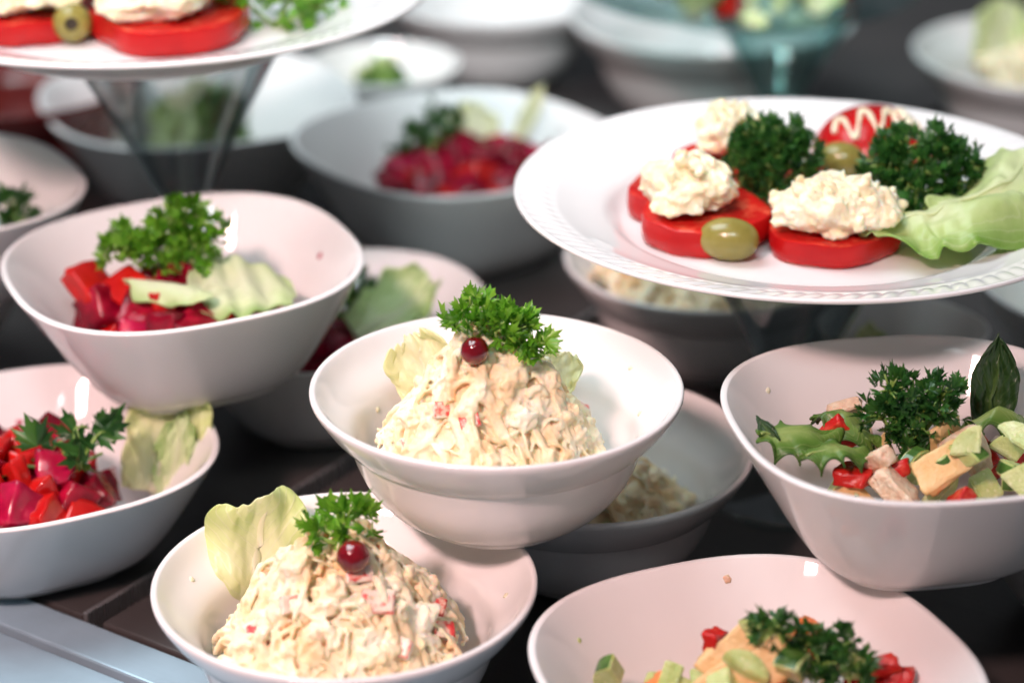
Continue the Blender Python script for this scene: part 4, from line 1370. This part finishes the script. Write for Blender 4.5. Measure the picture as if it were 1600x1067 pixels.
# let the pieces in a bowl push each other apart so that none sits inside another
def settle(key, it=60):
    c0 = ctr[key]
    obs = [o for o in COL.objects if o.parent is None and o.type == 'MESH' and o.get('category') in ('cucumber', 'tomato', 'cheese', 'carrot', 'chicken', 'beet', 'potato', 'pepper')
           and (o.location - c0).xy.length < 0.072 and 0 < o.location.z - c0.z < 0.075
           and min(ctr, key=lambda q: (o.location - ctr[q] - Vector((0, 0, 0.035))).length) == key]
    rad = []
    for o in obs:
        d = sorted(max(abs(v.co[i]) for v in o.data.vertices) for i in range(3))
        rad.append(o.scale.x * (d[0] * 0.25 + d[1] * 0.68))
    for k in range(it):
        for i in range(len(obs)):
            for j in range(i):
                dv = obs[i].location - obs[j].location
                L = dv.length; m = (rad[i] + rad[j]) * 0.80
                if L < m:
                    if L < 1e-5: dv = Vector((0.001, 0, 0)); L = 0.001
                    q = dv * ((m - L) / L * 0.35)
                    obs[i].location += q; obs[j].location -= q
        for o, r in zip(obs, rad):
            p = o.location - c0
            p.z = min(max(p.z, 0.007 + r * 0.6), 0.054)
            lim = 0.042 + max(0, p.z - 0.006) * 0.62 - r * 0.9
            h = p.xy.length
            if h > lim:
                p.x *= lim / h; p.y *= lim / h
            o.location = c0 + p


for k_ in ('G', 'H', 'B', 'I', 'L'):
    settle(k_)

# ------------------------------------------------------------------ food in the far bowls
for key, n, where, zc in (('Mb', 8, 'in the bowl behind the tall glass stand', 0.030), ('N', 6, 'in the stacked bowl at the end', 0.026), ('S', 6, 'in the shaded bowl behind the small one', 0.026), ('X', 3, 'in the small round bowl beside the lettuce bowl', 0.022)):
    r3 = random.Random(len(where))
    for i in range(n):
        a = i * 2.4
        rr = 0.012 + 0.022 * (i / n)
        p = ctr[key] + Vector((rr * math.cos(a), rr * math.sin(a), zc))
        leaf('lettuce_leaf', p, (R_(-25 - 30 * r3.random()), R_(r3.uniform(-25, 25)), a + 1.57), 0.040, 0.018, ('frilly', 'cabbage', 'salad_green')[i % 3],
             'loose lettuce leaf ' + where, 'lettuce', seed=100 + i, curl=-0.2, cup=0.3, ruff=0.08, rf=4, jag=0.08, base_w=0.6, nu=24, nv=20, group='loose lettuce ' + where)
cN = ctr['N']
parsley(cN + Vector((0.045, -0.02, 0.036)), [(cN + Vector((0.048, -0.015, 0.050)), 0.010, 24), (cN + Vector((0.052, -0.02, 0.044)), 0.009, 18)], 'dark parsley sprig in the stacked bowl at the end', 91, 'parsley_dark', L=0.008)
cR = ctr['R']
leaf('lettuce_leaf', cR + Vector((-0.010, 0.006, 0.016)), (R_(-12), R_(-8), R_(6)), 0.036, 0.011, 'cabbage', 'yellow green lettuce leaf in the small square bowl', seed=120, curl=0.1, cup=0.3, ruff=0.05, base_w=0.7)
for i in range(14):
    a = i * 2.4; rr = 0.012 * math.sqrt(i)
    p = ctr['Q'] + Vector((rr * math.cos(a) + 0.004, rr * math.sin(a) - 0.006, 0.048 + 0.010 * (1 - i / 14)))
    chunk('pasta_piece', p, 0.021, 'pale_cabbage_core', 'pale pasta piece in the far round bowl', 'pasta', 'pasta pieces in the far bowl', i, (1.4, 0.8, 0.5))
leaf('lettuce_leaf', ctr['Q'] + Vector((-0.035, 0.010, 0.045)), (R_(-20), R_(20), R_(10)), 0.05, 0.022, 'cabbage', 'yellow green lettuce leaf in the far pasta bowl', seed=121, curl=0.1, cup=0.3, ruff=0.05, base_w=0.7)
gc = Vector(GPLATE.location)
for i in range(22):
    a = i * 2.4; rr = 0.0125 * math.sqrt(i)
    p = gc + Vector((rr * math.cos(a), rr * math.sin(a), 0.014))
    if i % 7 == 0:
        chunk('tomato_piece', p, 0.017, 'tomato_flesh', 'red tomato piece on the far glass plate', 'tomato', 'tomato pieces on the glass plate', i, (1.2, 0.9, 0.6))
    elif i % 7 == 1:
        cuke(p, 0.017, 'cucumber chunk on the far glass plate', 'cucumber chunks on the glass plate', i)
    else:
        leaf('lettuce_leaf', p + Vector((0, 0, -0.006)), (R_(-50), R_(10 * (i % 5) - 20), a), 0.03, 0.014, 'mint', 'small lettuce leaf on the far glass plate', seed=130 + i, curl=-0.2, cup=0.3, ruff=0.07, nu=20, nv=16, group='lettuce on the glass plate')

# ------------------------------------------------------------------ small spills on the porcelain
from mathutils.bvhtree import BVHTree


def hit(root, px, py):
    """where the ray through a photo pixel first meets a bowl's body"""
    body = [c for c in root.children if c.name.startswith('body')][0]
    mw = Matrix.LocRotScale(root.location, root.rotation_euler, root.scale)
    bv = BVHTree.FromPolygons([mw @ v.co for v in body.data.vertices], [tuple(p.vertices) for p in body.data.polygons])
    a, b = (px - 800) / FPX, (py - 533.5) / FPX
    s_, c_ = math.sin(PITCH), math.cos(PITCH)
    d = Vector((a, c_ - b * s_, -(s_ + b * c_))).normalized()
    return bv.ray_cast(Vector((0, 0, CAM_H)), d)


roots = {}
for o in list(COL.objects):
    if o.parent is None and o.get('category') == 'bowl':
        for k_, c_ in ctr.items():
            if (o.location - c_).length < 1e-4: roots[k_] = o
spills = [('H', 1136, 904, 0.0016, 'shell', 'pale crumb stuck to the wall of the lower cucumber bowl'), ('H', 905, 1000, 0.0011, 'cuke_flesh', 'tiny green crumb on the wall of the lower cucumber bowl'),
          ('F', 985, 575, 0.0010, 'mayo', 'small dressing drop on the wall of the stacked crab salad bowl'), ('F', 1000, 645, 0.0013, 'mayo', 'larger dressing drop near the rim of the stacked crab salad bowl'),
          ('F', 590, 640, 0.0012, 'mayo', 'dressing drop beside the ivory leaf in the stacked bowl'), ('E', 790, 930, 0.0013, 'mayo', 'dressing drop on the bare wall of the front crab salad bowl'),
          ('E', 300, 905, 0.0012, 'mayo', 'dressing drop beside the tall lettuce leaf'), ('I', 30, 660, 0.0014, 'beet_pink', 'pink beet stain on the wall of the bowl behind the ledge'),
          ('B', 500, 400, 0.0015, 'beet_pink', 'pink beet stain on the wall of the stacked beet bowl'), ('G', 1200, 610, 0.0012, 'mayo', 'dressing drop on the wall of the stacked cucumber bowl')]
for i, (k_, px, py, r, mt, lb) in enumerate(spills):
    if k_ not in roots: continue
    loc, nrm, idx, dist = hit(roots[k_], px, py)
    if loc is None: continue
    v_, f_ = [], []
    lump(v_, f_, Vector((0, 0, 0)), 1.0, random.Random(i), (1, 1, 1), 0.45, 1.4, 3)
    for q in v_: q.x *= r; q.y *= r; q.z *= r * 0.35
    o = link('crumb' if 'crumb' in lb else 'dressing_drop', mesh('drop', v_, f_), M[mt])
    o.location = loc + nrm * r * 0.1 * (1 if nrm.dot(Vector((0, 0, CAM_H)) - loc) > 0 else -1)
    o.rotation_euler = nrm.to_track_quat('Z', 'Y').to_euler()
    tag(o, lb, 'crumb' if 'crumb' in lb else 'drop')
